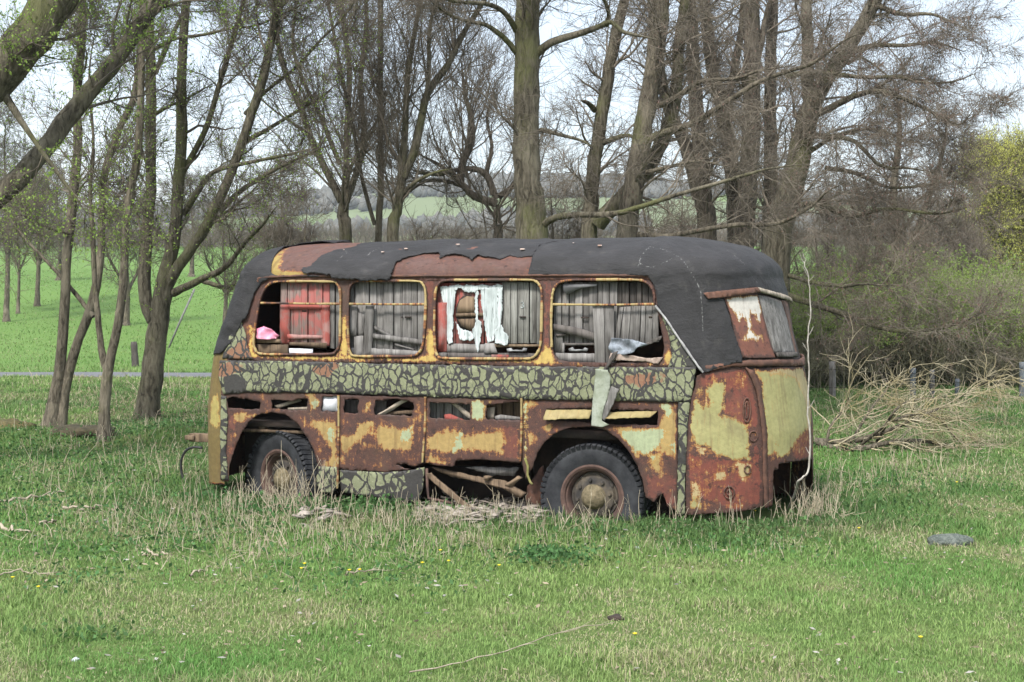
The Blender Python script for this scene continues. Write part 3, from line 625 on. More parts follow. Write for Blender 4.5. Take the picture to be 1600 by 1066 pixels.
panel('roof_felt', np.vstack([fa, [(XR+AR*.5+.3, 2.1), (XR+AR-.9, 2.12), (XR+AR+.9, 2.16), (XR+AR+.9, TOP), (XR, TOP), (-.12, TOP)]]), (), M_felt, px=False, off=.022, th=.008, jag=.005, grid=.022, dent=.004, seed=35, bend=lambda P: wr(P, .010),
    masks={'seam': seamfn([z3((320,170),(270,220),(245,300)), z3((320,165),(420,190),(510,230),(600,330),(660,440),(670,560),(678,720)), z3((830,190),(920,260),(980,340),(1030,405)), z3((250,270),(330,300),(420,270),(480,240))])})
panel('roof_felt', [(XR+AR-.85, 1.42), (XR+AR-.1, 1.42), (XR+AR-.1, 2.12), (XR+AR-.8, 2.12)], (), M_felt, px=False, off=.03, th=.008, jag=.02, grid=.04, seed=36, bend=lambda P: wr(P, .03))
fm = inv(z1((1000,150),(940,162),(870,185),(800,205),(770,235),(718,278),(690,276),(680,290),(700,308),(780,310),(870,318),(880,335),(1000,345),(1130,348),(1235,345),(1245,290),(1268,240),(1330,215),(1420,192),(1520,188),(1530,220),(1579,200))+z2((105,215),(180,200),(270,210),(310,236),(340,205),(480,225),(530,205),(600,212),(682,208),(735,140)))
panel('roof_felt', np.vstack([fm, [(-.05, TOP), (-2.6, TOP)]]), (), M_felt, px=False, off=.018, th=.008, jag=.012, grid=.022, dent=.004, seed=37, bend=lambda P: wr(P, .02, 5)+.035*np.clip((2.52-P[:, 1])/.35, 0, 1)*np.clip((-1.75-P[:, 0])/.3, 0, 1),
    masks={'seam': seamfn([z1((1080,205),(1180,150)), z1((930,160),(960,190),(900,240))])})
fs = [(462,384)]+z1((590,152),(525,190),(498,240),(492,300),(520,318),(870,320),(865,328),(560,330),(480,335),(425,370),(388,430),(362,520),(345,580),(318,600),(300,640),(240,740),(185,800))
ff = inv(fs)
panel('roof_felt', np.vstack([ff, [(xfz(1.42)-.5, 1.40), (xfz(2.0)-.9, 1.9), (-3.4-1.3, 2.4), (-3.3-1.3, TOP), (-3.0, TOP)]]), (), M_felt, px=False, off=.02, th=.008, jag=.005, grid=.025, dent=.004, seed=38, bend=lambda P: wr(P, .022, 9))
# bright trim on the torn edge of the felt, by the last window
V, F, pv = wtube(z3((366,548),(440,640),(520,760),(600,880),(678,988)), .011, off=.045, n=20, loop=False)
mesh('edge_trim', V, F, mat_plain('trim_strip', (.10, .10, .10), (.55, .54, .53), 5, .6), BUS)
# crumbs along the ridge of the roof
b = MB(); rg = np.random.RandomState(4)
for i in range(7):
    p = rg.uniform(-2.6, 0.1); v = rg.uniform(2.62, 2.85); c = shell(p, v, .034); s = rg.uniform(.006, .02)
    b.box(c, (s*2, s*1.5, s*.7), Matrix.Translation(Vector(c)) @ Matrix.Rotation(rg.uniform(0, 3), 4, 'Z') @ Matrix.Translation(-Vector(c)))
b.build('roof_flakes', mat_plain('flaked_paint', (.35, .22, .17), (.6, .52, .47), 20, .9), BUS)['kind'] = 'stuff'
M_dull = mat_plain('dull_metal', (.12, .12, .12), (.26, .26, .26), 9, .5)
# ---- boards behind the windows
def prism_px(name, q, y, th, mat, parent=BUS, jag=.003, seed=0, tilt=0.0):
    P = np.array([sp(a, b_, y) for a, b_ in q]); P = rag(P, jag, .03, seed)
    area = (P[:, 0]*np.roll(P[:, 1], -1)-np.roll(P[:, 0], -1)*P[:, 1]).sum()
    if area < 0: P = P[::-1]
    b = MB(); yy = y+tilt*(P[:, 0]-P[:, 0].mean()); b.prism([(x, v+th, z) for (x, z), v in zip(P, yy)], [(x, v, z) for (x, z), v in zip(P, yy)])
    b.F = [f[::-1] for f in b.F]
    return b.build(name, mat, parent, attrs={'tone': [np.random.RandomState(seed+5).uniform(-.4, .5)]*len(b.V)})
def planks(name, tl, tr, br, bl, n, y, th, mat, parent=BUS, seed=0, gap=.006, rb=.01, rt=.0):
    rg = np.random.RandomState(seed); tl, tr, br, bl = [np.array(sp(a, c, y)) for a, c in (tl, tr, br, bl)]
    T = []; cuts = np.cumsum(np.r_[0, rg.uniform(.75, 1.25, n)]); cuts /= cuts[-1]; b = MB(); Wd = np.linalg.norm(tr-tl); g_ = gap/Wd/2
    for i in range(n):
        a, c = cuts[i]+g_*rg.uniform(.3, 2), cuts[i+1]-g_*rg.uniform(.3, 2); yy = y+rg.uniform(-.010, .008); T += [rg.uniform(-.35, .25)]*8
        t0 = tl+(tr-tl)*a; t1 = tl+(tr-tl)*c; b0 = bl+(br-bl)*a; b1 = bl+(br-bl)*c
        b0 = b0+(b0-t0)*rg.uniform(-1, 1)*rb; b1 = b1+(b1-t1)*rg.uniform(-1, 1)*rb; t0 = t0+(t0-b0)*rg.uniform(-1, 1)*rt
        q = [t0, b0, b1, t1]
        b.prism([(u, yy, v) for u, v in q], [(u, yy+th, v) for u, v in q]); b.F[-6:] = [f[::-1] for f in b.F[-6:]]
    o = b.build(name, mat, parent, attrs={'tone': T}); bevel(o, .002, 1); return o
Q = lambda z, *q: z(*q)
def rect(z, x0, y0, x1, y1): return z((x0, y0), (x1, y0), (x1, y1), (x0, y1))
planks('window_boarding', *rect(z1, 545, 350, 848, 745), 7, .10, .02, M_woodrt, seed=41)
for q in (rect(z1, 543, 498, 600, 738), rect(z1, 797, 498, 846, 752), rect(z1, 596, 498, 800, 528)): prism_px('panel_stile', q, .075, .025, M_woodr, seed=int(q[0][0]))
prism_px('panel_stile', z1((585,682),(800,688),(805,708),(590,712)), .07, .03, M_woodr, seed=3)
planks('window_boarding', *rect(z1, 850, 365, 925, 768), 2, .105, .02, M_wood, seed=42)
prism_px('window_ledge', z1((600,730),(826,735),(826,768),(600,750)), .06, .05, M_woodb, seed=4)
prism_px('window_ledge', z1((380,708),(545,712),(545,735),(380,735)), .07, .10, M_woodb, seed=5)
prism_px('window_ledge', z1((385,742),(590,745),(590,815),(385,815)), .06, .02, M_woodb, seed=6)
prism_px('white_sheet', z1((598,768),(745,770),(745,820),(598,820)), .08, .006, M_white, seed=7)
planks('window_boarding', *rect(z1, 960, 350, 1450, 820), 10, .115, .02, M_wood, seed=43)
for q, y in (((948,500),(1018,500),(1012,692),(948,690)), .07), (((1072,500),(1122,500),(1106,822),(1050,822)), .06), (((1000,690),(1055,690),(1050,822),(998,822)), .075), (((1018,540),(1062,560),(1055,690),(1022,690)), .09), (((1115,676),(1432,716),(1428,752),(1115,706)), .07), (((1120,625),(1232,688),(1216,700),(1118,648)), .085), (((1105,768),(1428,785),(1422,822),(1105,818)), .06), (((965,765),(1060,770),(1055,820),(970,820)), .08), (((1250,735),(1370,772),(1365,782),(1250,748)), .09):
    prism_px('loose_board', z1(*q), y, .02, M_wood, seed=int(q[0][0]+q[2][1]))
planks('window_boarding', *rect(z2, 90, 365, 500, 738), 7, .11, .02, M_woodr, seed=44)
prism_px('panel_stile', rect(z2, 80, 485, 148, 790), .07, .03, M_woodr, seed=8)
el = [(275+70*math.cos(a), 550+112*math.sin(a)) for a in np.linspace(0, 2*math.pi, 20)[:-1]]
prism_px('hole_painted_shade', z2(*el), .098, .006, M_dark, seed=9)  # dark oval sheet painted in for the shade inside the hole
prism_px('hole_board', z2((215,520),(232,470),(275,445),(322,450),(322,545),(212,550)), .088, .008, M_woodb, seed=10)
prism_px('hole_board', z2((220,590),(322,582),(322,655),(290,655),(240,630)), .088, .008, M_woodb, seed=11)
prism_px('hole_board', z2((205,552),(375,548),(375,572),(205,572)), .08, .02, M_woodb, seed=12)
pfn = lambda y: (lambda P, d: np.stack([P[:, 0], y-d*1.0, P[:, 1]], 1))
def peel(q, y, s, mat=None, curl=.012):
    P = np.array([sp(a, b_, y) for a, b_ in z2(*q)]); 
    lo = P.min(0); hi = P.max(0)
    return panel('paint_peel', P, (), mat or M_peel, px=False, off=0, th=.003, jag=.007, grid=.02, seed=s, dent=.008, fn=pfn(y), step=.012, bend=lambda A: curl*np.clip((lo[1]+.05-A[:, 1])/.05, 0, 1))
for i, q in enumerate([((108,385),(205,382),(200,470),(190,560),(186,735),(165,742),(145,700),(132,560),(125,480)), ((200,378),(492,376),(494,402),(350,405),(330,425),(262,420),(240,395),(200,410)), ((360,398),(468,392),(462,640),(440,720),(402,735),(385,650),(374,560),(362,480)), ((322,402),(346,402),(342,590),(364,605),(360,725),(342,795),(326,745),(308,665),(330,600)), ((205,600),(235,645),(300,662),(318,705),(300,722),(235,715),(214,650)), ((466,398),(496,392),(490,560),(478,640),(460,660)), ((450,650),(492,620),(500,655),(532,692),(526,748),(480,742),(445,735))]):
    peel(q, .085-.003*i, 50+i)
planks('window_boarding', *rect(z2, 492, 360, 745, 738), 6, .115, .02, M_woodg, seed=45)
d3 = z2((607,487),(617,482),(625,488),(622,497),(614,500),(624,504),(626,512),(617,518),(607,513))
b = MB(); b.tube([(sp(a, c, .105)[0], .105, sp(a, c, .105)[1]) for a, c in d3], .004, 5); b.build('digit', M_peel, BUS)
for z_, x0, y0, x1 in ((z1, 678, 533, 706), (z1, 1312, 571, 1350), (z2, 598, 570, 636), (z2, 978, 573, 1024), (z2, 1396, 570, 1440), (z1, 1290, 571, 1300)):
    prism_px('latch_slot', rect(z_, x0, y0, x1, y0+9), .088 if z_ is z1 else .092, .01, M_dark, jag=0)
for q, y, m in ((((150,740),(440,742),(440,795),(150,797)), .09, M_wood), (((80,792),(720,800),(720,835),(80,835)), .085, M_woodd), (((440,742),(725,745),(722,760),(440,762)), .08, M_woodb), (((430,735),(440,735),(462,800),(380,800),(385,735)), .07, M_wood), (((425,805),(530,808),(530,832),(425,832)), .07, M_woodr), (((85,795),(150,795),(150,835),(85,835)), .06, M_wood)):
    prism_px('loose_board', z2(*q), y, .02, m, seed=int(q[0][0]))
prism_px('metal_handle', z2((520,770),(545,765),(555,778),(615,778),(622,764),(643,768),(640,786),(522,788)), .05, .02, M_dull)
planks('window_boarding', *rect(z2, 812, 360, 1205, 742), 9, .125, .02, M_wood, seed=46)
planks('window_boarding', *rect(z2, 1200, 360, 1440, 560), 6, .14, .02, M_woodd, seed=47)
planks('window_boarding', *z2((1215,515),(1322,505),(1310,745),(1180,735)), 3, .10, .02, M_wood, seed=48)
planks('window_boarding', *z2((1318,500),(1458,500),(1462,730),(1305,740)), 4, .095, .02, M_wood, seed=49)
planks('window_boarding', *z2((1048,498),(1182,496),(1186,860),(1066,858)), 2, .05, .02, M_wood, seed=50)
for q, y, m in ((((798,616),(930,635),(1055,672),(1064,722),(960,695),(798,655)), .055, M_woodd), (((860,735),(1066,735),(1066,750),(860,750)), .075, M_woodd), (((858,735),(874,735),(874,800),(858,800)), .07, M_wood), (((800,795),(1066,800),(1066,860),(800,850)), .06, M_wood), (((812,640),(862,650),(862,795),(812,795)), .09, M_wood), (((820,680),(900,672),(880,690),(825,695)), .075, M_woodd)):
    prism_px('loose_board', z2(*q), y, .02, m, seed=int(q[0][0]+q[0][1]))
prism_px('metal_handle', z2((900,770),(925,760),(935,775),(990,775),(1000,762),(1020,770),(1015,785),(905,785)), .065, .02, M_dull)
prism_px('tarpaulin_scrap', z2((866,372),(1075,372),(1070,385),(985,395),(930,415),(890,436),(872,415)), .06, .008, mat_plain('dark_tarpaulin', (.10, .10, .105), (.15, .15, .155), 4), seed=3)
# ---- inside and underneath
b = MB(); b.box((-1.4, 1.05, .74), (4.4, 1.9, .06)); b.build('floor', M_dark, BUS)
b = MB(); b.box((-1.4, .62, .50), (4.6, .09, .16)); b.build('chassis_rail', M_dark, BUS)
b = MB(); b.box((-1.4, 1.5, .50), (4.6, .09, .16)); b.build('chassis_rail', M_dark, BUS)
for x0, y0, wd, top in ((-3.21, .55, 1.3, 1.1), (.03, .5, 1.45, 1.13)):
    b = MB(); b.box((x0, y0, .55), (wd, .03, 1.12)); b.build('wheel_well', M_dark, BUS); b = MB(); b.box((x0, y0/2+.02, top+.02), (wd, y0-.06, .03)); b.build('wheel_well_top', M_dark, BUS)
prism_px('arch_board', z4((262,434),(700,448),(705,468),(262,452)), .12, .05, M_woodb, seed=2)
prism_px('arch_board', z4((412,395),(460,400),(455,438),(412,436)), .13, .05, M_woodb, seed=4)
for q, y, m in ((((508,292),(660,246),(672,262),(530,310)), .05, M_woodl), (((590,305),(712,298),(712,318),(590,318)), .06, M_woodl), (((940,256),(1030,256),(1030,340),(940,340)), .14, M_woodd), (((1140,345),(1310,246),(1330,262),(1180,350)), .05, M_woodl), (((1180,335),(1360,318),(1362,345),(1190,352)), .08, M_woodb), (((1120,268),(1200,262),(1190,350),(1120,350)), .14, M_woodd)):
    prism_px('inner_board', z4(*q), y, .02, m, seed=int(q[0][0]))
planks('inner_lining', *rect(z5, 112, 250, 372, 372), 5, .16, .02, M_woodg, seed=60); planks('inner_lining', *rect(z5, 452, 250, 670, 372), 4, .18, .02, M_woodb, seed=61)
for q, y, m in ((((240,262),(275,266),(364,335),(362,366)), .06, M_woodl), (((205,335),(240,330),(330,372),(210,372)), .08, M_woodr), (((505,345),(540,335),(660,350),(662,368),(510,368)), .06, M_wood), (((460,295),(505,290),(500,362),(460,360)), .09, M_woodl)):
    prism_px('inner_board', z5(*q), y, .02, m, seed=int(q[0][0]))
prism_px('white_plate', z4((806,236),(898,230),(900,326),(800,328)), .02, .006, M_white, jag=.001)
for q, y, m in ((((330,650),(645,652),(618,702),(480,697),(400,672)), .10, M_wood), (((130,648),(330,690),(560,728),(690,800),(655,832),(545,772),(380,735),(240,702),(170,672)), .07, M_woodb), (((565,752),(640,700),(668,712),(610,765)), .06, M_woodb), (((440,700),(490,705),(462,732),(440,722)), .04, M_woodb), (((682,915),(700,760),(745,700),(790,640),(800,760),(775,915)), .2, M_rustp)):
    prism_px('rotten_beam', z5(*q), y, .04, m, seed=int(q[0][1]), jag=.008)
b = MB(); b.tube([(sp(a, c, .03)[0], .03, sp(a, c, .03)[1]) for a, c in z5((102,655),(106,760),(112,832),(200,850),(400,893))], .014, 6); b.build('frame_rod', M_orust, BUS)
b = MB(); b.tube([(sp(a, c, .0)[0], -.02, sp(a, c, .0)[1]) for a, c in z5((690,590),(708,640),(705,690),(722,735),(735,748))], .012, 6); b.build('edge_strip', mat_plain('mossy_metal', (.12, .12, .03), (.22, .2, .08), 14), BUS)
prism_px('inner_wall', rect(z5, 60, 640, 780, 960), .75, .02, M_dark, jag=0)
# ---- wheels (axis along local y, outer face towards -y)
def wheel(x, y, z, steer, far=False):
    w_ = empty('wheel', (x, y, z), steer); w_.parent = BUS
    b = MB(); ro = .50
    b.lathe([(.285, -.075), (.30, -.105), (.345, -.125), (.40, -.132), (.445, -.125), (.475, -.105), (.483, -.06), (.485, 0), (.483, .06), (.475, .105), (.445, .125), (.40, .132), (.345, .125), (.30, .105), (.285, .075)], 72)
    rg = np.random.RandomState(int(abs(x)*10))
    for i in range(58):
        for s in (-1, 1):
            a = 2*math.pi*(i+.5*(s > 0))/58
            M = Matrix.Rotation(-a, 4, 'Y') @ Matrix.Translation((.480, s*.066, 0)) @ Matrix.Rotation(s*.18, 4, 'X')
            b.box((0, 0, 0), (.020+rg.uniform(-.003, .003), .115, .037), M)
            if rg.rand() < .05: continue
            M = Matrix.Rotation(-a, 4, 'Y') @ Matrix.Translation((.455, s*.119, 0)) @ Matrix.Rotation(-s*1.05, 4, 'Z')
            b.box((0, 0, 0), (.026, .075+rg.uniform(-.008, .006), .033), M)
    t = b.build('tyre', M_tyre, w_); smooth_by_angle(t, 30)
    b = MB(); b.lathe([(.225, -.01), (.232, -.05), (.245, -.075), (.258, -.08), (.264, -.10), (.285, -.112), (.302, -.108), (.298, -.06), (.28, -.03), (.25, .08), (.225, .08)], 56); r = b.build('rim', M_orust, w_); smooth_by_angle(r, 30)
    b = MB(); b.lathe([(0.001, -.06), (.11, -.06), (.15, -.055), (.185, -.045), (.2, -.02), (.218, -.02), (.226, 0), (.2, .03), (.001, .03)], 48)
    for i in range(8):
        a = 2*math.pi*i/8+.2; 
        b.lathe([(.001, -.05), (.014, -.05), (.017, -.046), (.018, .02), (.001, .02)], 6, c=(.155*math.cos(a), -.03, .155*math.sin(a)))
        b.lathe([(.001, -.012), (.02, -.012), (.024, 0), (.001, 0)], 10, c=(.19*math.cos(a+.39), -.024, .19*math.sin(a+.39)))
    d = b.build('disc', M_disc, w_); smooth_by_angle(d, 30)
    b = MB(); b.lathe([(.001, -.138), (.022, -.137), (.04, -.13), (.055, -.118), (.075, -.112), (.09, -.10), (.108, -.08), (.118, -.055), (.118, -.04), (.001, -.04)], 32); hv = np.array(b.V); b.V = [tuple(q) for q in hv*(1+.10*(fbm(hv[:, 0]*28+9, hv[:, 2]*28+hv[:, 1]*20, 3)-.5))[:, None]]; h = b.build('hub', M_hub, w_); smooth_by_angle(h, 40)
    return w_
wheel(0, .20, .176, 0); wheel(-3.21, .25, .185, -R(24)); wheel(0, 1.88, .176, math.pi); wheel(-3.21, 1.85, .185, math.pi-R(24))
b = MB(); b.tube([(0, .3, .18), (0, 1.8, .18)], .06, 10); b.build('axle', M_dark, BUS); b = MB(); b.tube([(-3.21, .36, .19), (-3.21, 1.75, .19)], .05, 10); b.build('axle', M_dark, BUS)
# drawbar and hose at the front
b = MB(); b.box((-4.35, 1.0, .47), (.9, .09, .09)); b.box((-4.78, 1.0, .47), (.12, .14, .05)); bevel(b.build('drawbar', M_woodb, BUS), .008)
b = MB(); b.tube(catmull([(sp(a, c, .75)[0], .75, sp(a, c, .75)[1]) for a, c in ((316,700),(302,699),(290,705),(283,720),(284,740),(290,752),(297,760))], 18), .014, 7); b.build('hose', mat_plain('black_hose', (.012, .012, .013), (.03, .03, .03), 8, .5), BUS)
# ---- things hanging on or lying in the bus
def bus_obj(name, q, zf, y, th, mat, label, cat, jag=.004, seed=0, bend=None, crumple=.01, group=None, cyl=0):
    P = np.array([sp(a, c, y) for a, c in zf(*q)]); P = rag(P, jag, .02, seed); T, F = triangulate(P, [], .018, seed)
    x0 = T[:, 0].mean(); wd = np.ptp(T[:, 0])/2
    d = crumple*2*(fbm(T[:, 0]*11+seed, T[:, 1]*11, 4)-.5)*2+(bend(T) if bend else 0)+cyl*(1-((T[:, 0]-x0)/wd)**2)
    L = np.stack([T[:, 0], y-d, T[:, 1]], 1); o0 = L.mean(0); Wv = to_world(L); c0 = to_world(o0)
    ob = mesh(name, Wv-c0, F, mat, None, uv=T); ob.location = c0; solid(ob, th); return tag(ob, label, cat, group)
M_strip = mat_plain('pale_green_paint', (.17, .19, .135), (.31, .335, .28), 7, .7, .5)
M_strip2 = mat_plain('blue_white_paint', (.04, .044, .05), (.24, .27, .31), 9, .7, .4)
bus_obj('metal_strip', ((1112,62),(1180,68),(1196,120),(1190,210),(1160,300),(1150,370),(1190,395),(1150,408),(1080,400),(1086,300),(1098,200),(1106,120)), z5, -.05, .004, M_strip, 'pale green strip of sheet metal hanging down over the crackled belt', 'metal strip', cyl=.035, seed=3, jag=.002, crumple=.005)
bus_obj('short_board', ((1198,166),(1242,182),(1212,270),(1160,372),(1136,352),(1172,260)), z5, -.075, .02, M_wood, 'short grey board hanging beside the pale metal strip', 'board', seed=5, crumple=.002)
bus_obj('crumpled_sheet', ((1165,702),(1290,712),(1370,735),(1390,745),(1330,760),(1300,790),(1240,806),(1170,802),(1150,770)), z2, -.02, .004, M_strip2, 'crumpled blue and white sheet on the sill of the rearmost side window', 'metal sheet', seed=6, crumple=.03)
bus_obj('bent_moulding', ((1160,796),(1290,812),(1400,828),(1482,822),(1455,862),(1330,846),(1150,838)), z2, -.015, .004, mat_plain('pink_primer', (.17, .125, .10), (.33, .26, .22), 9, .7, .4), 'bent pinkish metal moulding lying along the rearmost side window sill', 'moulding', seed=7, crumple=.012)
bus_obj('broken_slat', ((1335,752),(1440,705),(1478,690),(1470,715),(1400,742),(1345,768)), z2, .0, .012, M_woodd, 'dark twisted slat poking up at the right end of the window sill', 'slat', seed=8)
bus_obj('dark_stick', ((1180,790),(1205,785),(1185,830),(1140,890),(1118,892),(1150,835)), z2, -.05, .02, M_woodd, 'dark stick propped over the sill above the pale metal strip', 'stick', seed=9, crumple=.002)
bus_obj('plastic_bag', ((392,690),(410,645),(455,630),(500,650),(540,690),(515,708),(480,712),(420,708)), z1, .06, .004, M_pink, 'crumpled pink plastic bag in the front side window', 'plastic bag', seed=10, crumple=.03, cyl=.06)
# ------------------------------------------------------------------ trees: traced stems and boughs, grown branches and twigs
def grow(S, D, L, K, wob, up, rg):
    N = len(S); P = np.zeros((N, K, 3)); P[:, 0] = S; d = norm(D); L = np.broadcast_to(L, (N,))
    for j in range(1, K):
        d = norm(d+wob*rg.randn(N, 3)+np.array((0, 0, up))); P[:, j] = P[:, j-1]+d*(L/(K-1))[:, None]
    return P
def spawn(P, Rr, n, t0, t1, a0, a1, rg, flat=0., lenw=None):
    N, K, _ = P.shape; i = rg.randint(0, N, n) if lenw is None else rg.choice(N, n, p=lenw/lenw.sum())
    t = rg.uniform(t0, t1, n)*(K-1); k = np.minimum(t.astype(int), K-2); f = (t-k)[:, None]
    p = P[i, k]*(1-f)+P[i, k+1]*f; T = norm(P[i, k+1]-P[i, k]); r = Rr[i, k]*(1-f[:, 0])+Rr[i, k+1]*f[:, 0]
    u = rg.randn(n, 3); u[:, 2] *= 1-flat; u = norm(u-T*(u*T).sum(1, keepdims=True)); a = rg.uniform(a0, a1, n)[:, None]
    return p, T*np.cos(a)+u*np.sin(a), r, t/(K-1), i
def taper(r0, K, end=.25): return np.asarray(r0)[:, None]*np.linspace(1, end, K)[None]
def join(parts):
    V = []; F = []; n = 0
    for v, f in parts: V.append(v); F.append(f+n); n += len(v)
    return np.concatenate(V), np.concatenate(F)
def leafcards(pos, size, asp, rg, droop=0.):
    n = len(pos); a = rg.randn(n, 3); a[:, 2] -= droop*3; a = norm(a); b = norm(np.cross(a, rg.randn(n, 3))); s = (size*rg.uniform(.6, 1.3, n))[:, None]
    c = norm(np.cross(a, b))
    V = np.stack([pos, pos+a*s*.5+b*s*asp*.5+c*s*.08, pos+a*s, pos+a*s*.5-b*s*asp*.5+c*s*.08], 1).reshape(-1, 3)
    i = np.arange(n)[:, None]*4; return V, np.concatenate([i, i+1, i+2, i+3], 1)
def ptsalong(P, n, rg, t0=.1):
    i = rg.randint(0, len(P), n); t = rg.uniform(t0, .999, n)*(P.shape[1]-1); k = t.astype(int); f = (t-k)[:, None]
    return P[i, k]*(1-f)+P[i, k+1]*f
KS = 30
def tree(name, label, cat, stems, seed=1, bark=None, twig=None, b1=2.2, l1=(1.2, 2.6), b2=7, b3=8, l2=.45, l3=.32, up=.05, wob=.16, flat=0., leaf=None, nleaf=0, lsize=.03, lasp=.5, ldroop=0., t0=.25, rt=.0038, group='bare trees behind the bus', flare=1.5, sides=10, rk=1.0, a1=(.45, 1.1)):
    """stems: (Y0, Y1, [(px, py, radius px) ...], base?) traced in the photo; Y runs from the foot to the tip"""
    rg = np.random.RandomState(seed); PL = []; RL = []
    for st in stems:
        Y0, Y1, pts, base = st; n = len(pts); P = []; rr = []
        for i, (px, py, rp) in enumerate(pts):
            Y = Y0+(Y1-Y0)*i/max(n-1, 1); P.append(at(px, py, Y)); rr.append(rp*rk*Y/FPX)
        P = np.array(P); rr = np.array(rr)
        if base:
            g_ = float(ground_z(P[0, 0], P[0, 1])); q = P[0]+(P[0]-P[1])*.4; q[2] = g_-.08; q[1] = P[0, 1]
            if P[0, 2] > g_+.25: P = np.vstack([q, P]); rr = np.r_[rr[0]*1.25, rr]
            else: P[0, 2] = g_-.08
        if pts[-1][1] < 40:        # the stem goes on above the picture
            d = norm(P[-1]-P[-2]); d = norm(d+np.array((0, 0, .3))); P = np.vstack([P, P[-1]+d*1.3, P[-1]+d*2.6+rg.randn(3)*.15]); rr = np.r_[rr, rr[-1]*.75, rr[-1]*.35]
        C = catmull(P, KS); rc = np.interp(np.linspace(0, 1, KS), np.linspace(0, 1, len(rr)), rr)
        if not (pts[-1][1] < 40): rc = rc*np.linspace(1, .45, KS)**.5*np.minimum(1, (KS-np.arange(KS))/7+.12)
        z = C[:, 2]-C[0, 2]; k = np.linspace(0, 1, KS)
        if base: rc = rc*(1+(flare-1)*np.exp(-np.abs(z)/.22))
        C[1:-1] += rg.randn(KS-2, 3)*rc[1:-1, None]*.05
        PL.append(C); RL.append(rc*(1+.03*rg.randn(KS)))
    PL = np.array(PL); RL = np.array(RL)
    root = empty(name, tuple(PL[0, 0]), 0, label, cat, group); o0 = PL[0, 0]
    V, F = tubes(PL, RL, sides)
    V = V+norm(rg.randn(*V.shape))*np.repeat(RL.ravel(), sides)[:, None]*.03
    mesh('trunk', V-o0, F, bark or M_bark, root)
    Ls = np.linalg.norm(np.diff(PL, axis=1), axis=2).sum(1)
    parts = []
    n1 = max(3, int(b1*1.2*Ls.sum()))
    p, d, r, t, i = spawn(PL, RL, n1, t0, 1, a1[0], a1[1], rg, flat, Ls)
    L1 = rg.uniform(l1[0], l1[1], n1)*(1.15-.5*t)
    P1 = grow(p, d, L1, 9, wob, up, rg); R1 = taper(np.clip(r*rg.uniform(.2, .4, n1), .006, .026), 9, .2); parts.append(tubes(P1, R1, 5))
    n2 = int(n1*b2); p, d, r, t, i = spawn(P1, R1, n2, .12, 1, .4, 1.1, rg, flat)
    P2 = grow(p, d, L1[i]*l2*rg.uniform(.5, 1.3, n2), 7, wob*1.1, up*.9, rg); R2 = taper(np.clip(r*.6, rt, .012), 7, .35); parts.append(tubes(P2, R2, 3))
    n3 = int(n2*b3*1.7); p, d, r, t, i = spawn(P2, R2, n3, .1, 1, .4, 1.15, rg, flat*.6)
    P3 = grow(p, d, rg.uniform(.5, 1.4, n3)*l3, 5, wob, up*.5, rg); R3 = taper(np.full(n3, rt*.8), 5, .5); parts.append(tubes(P3, R3, 3))
    # a few twigs straight from the stems
    n4 = n1*3; p, d, r, t, i = spawn(PL, RL, n4, t0, 1, .6, 1.4, rg, flat, Ls); P4 = grow(p, d, rg.uniform(.3, .9, n4), 7, wob*1.2, up, rg); parts.append(tubes(P4, taper(np.full(n4, rt*1.3), 7, .4), 3))
    V, F = join(parts); mesh('crown', V-o0, F, twig or M_twig, root)
    if leaf:
        A = np.concatenate([ptsalong(P3, int(nleaf*.7), rg), ptsalong(P4, int(nleaf*.3), rg)])
        V, F = leafcards(A, lsize, lasp, rg, ldroop); mesh('foliage' if leaf is not M_catkin else 'catkins', V-o0, F, leaf, root, smooth=False)
    return root
zb = Zf(0, 330, 1093/400.); zl = Zf(0, 0, 1568/500.); zm = Zf(450, 0, 1093/400.); zr = Zf(750, 0, 1093/400.); zt = Zf(1050, 0, 1466/550.); zs = Zf(1200, 380, 1122/400.)
def S(Y0, Y1, pts, base=True): return (Y0, Y1, pts, base)
def tr(z, r0, r1, *q):
    P = z(*q); n = len(P); return [(a, b, r0+(r1-r0)*i/(n-1)) for i, (a, b) in enumerate(P)]
LF = dict(leaf=M_leaf, nleaf=6000, lsize=.036)
tree('leaning_tree', 'mossy leaning tree reaching in from the left edge with thick slanting limbs', 'tree', [
    S(15.5, 15.5, [(-420, 700, 38), (-330, 430, 32), (-160, 230, 28), (-20, 130, 34), (40, 70, 33), (75, 15, 31), (110, -50, 30)]),
    S(15.5, 17, [(-340, 470, 20), (-170, 420, 18), (-10, 312, 16.5), (60, 245, 15.5), (115, 172, 14.5), (172, 105, 13.5), (225, 28, 12.5), (262, -30, 12)], False),
    S(15.5, 15.5, [(-10, 120, 9), (40, 200, 5), (90, 270, 4), (140, 340, 2)], False)], seed=11, bark=M_barkm, b1=1.6, l1=(.8, 1.7), b2=6, b3=7, up=.03, nleaf=12000, leaf=M_leaf, lsize=.036, rt=.0028, t0=.45)
tree('young_tree', 'slender tree with two stems from one foot at the far left', 'tree', [
    S(21.2, 21.2, [(78, 668, 19), (92, 585, 14), (100, 500, 12), (105, 400, 11), (112, 335, 12), (122, 220, 11), (120, 150, 11), (127, 70, 10), (129, -10, 9)]),
    S(21.2, 21.4, [(92, 655, 12), (104, 600, 12), (121, 535, 11), (146, 469, 11), (157, 396, 10), (160, 330, 9), (163, 271, 9), (188, 198, 8), (210, 150, 8), (220, 64, 7), (221, -10, 6)]),
    S(21.2, 21.8, tr(zb, 6, 3, (400,450),(270,290),(120,130),(20,0)), False), S(21.2, 20, tr(zb, 4, 2, (310,100),(200,70),(100,20),(40,30)), False)], seed=12, rk=.66, b1=1.9, l1=(.7, 1.7), up=.04, t0=.4, **LF)
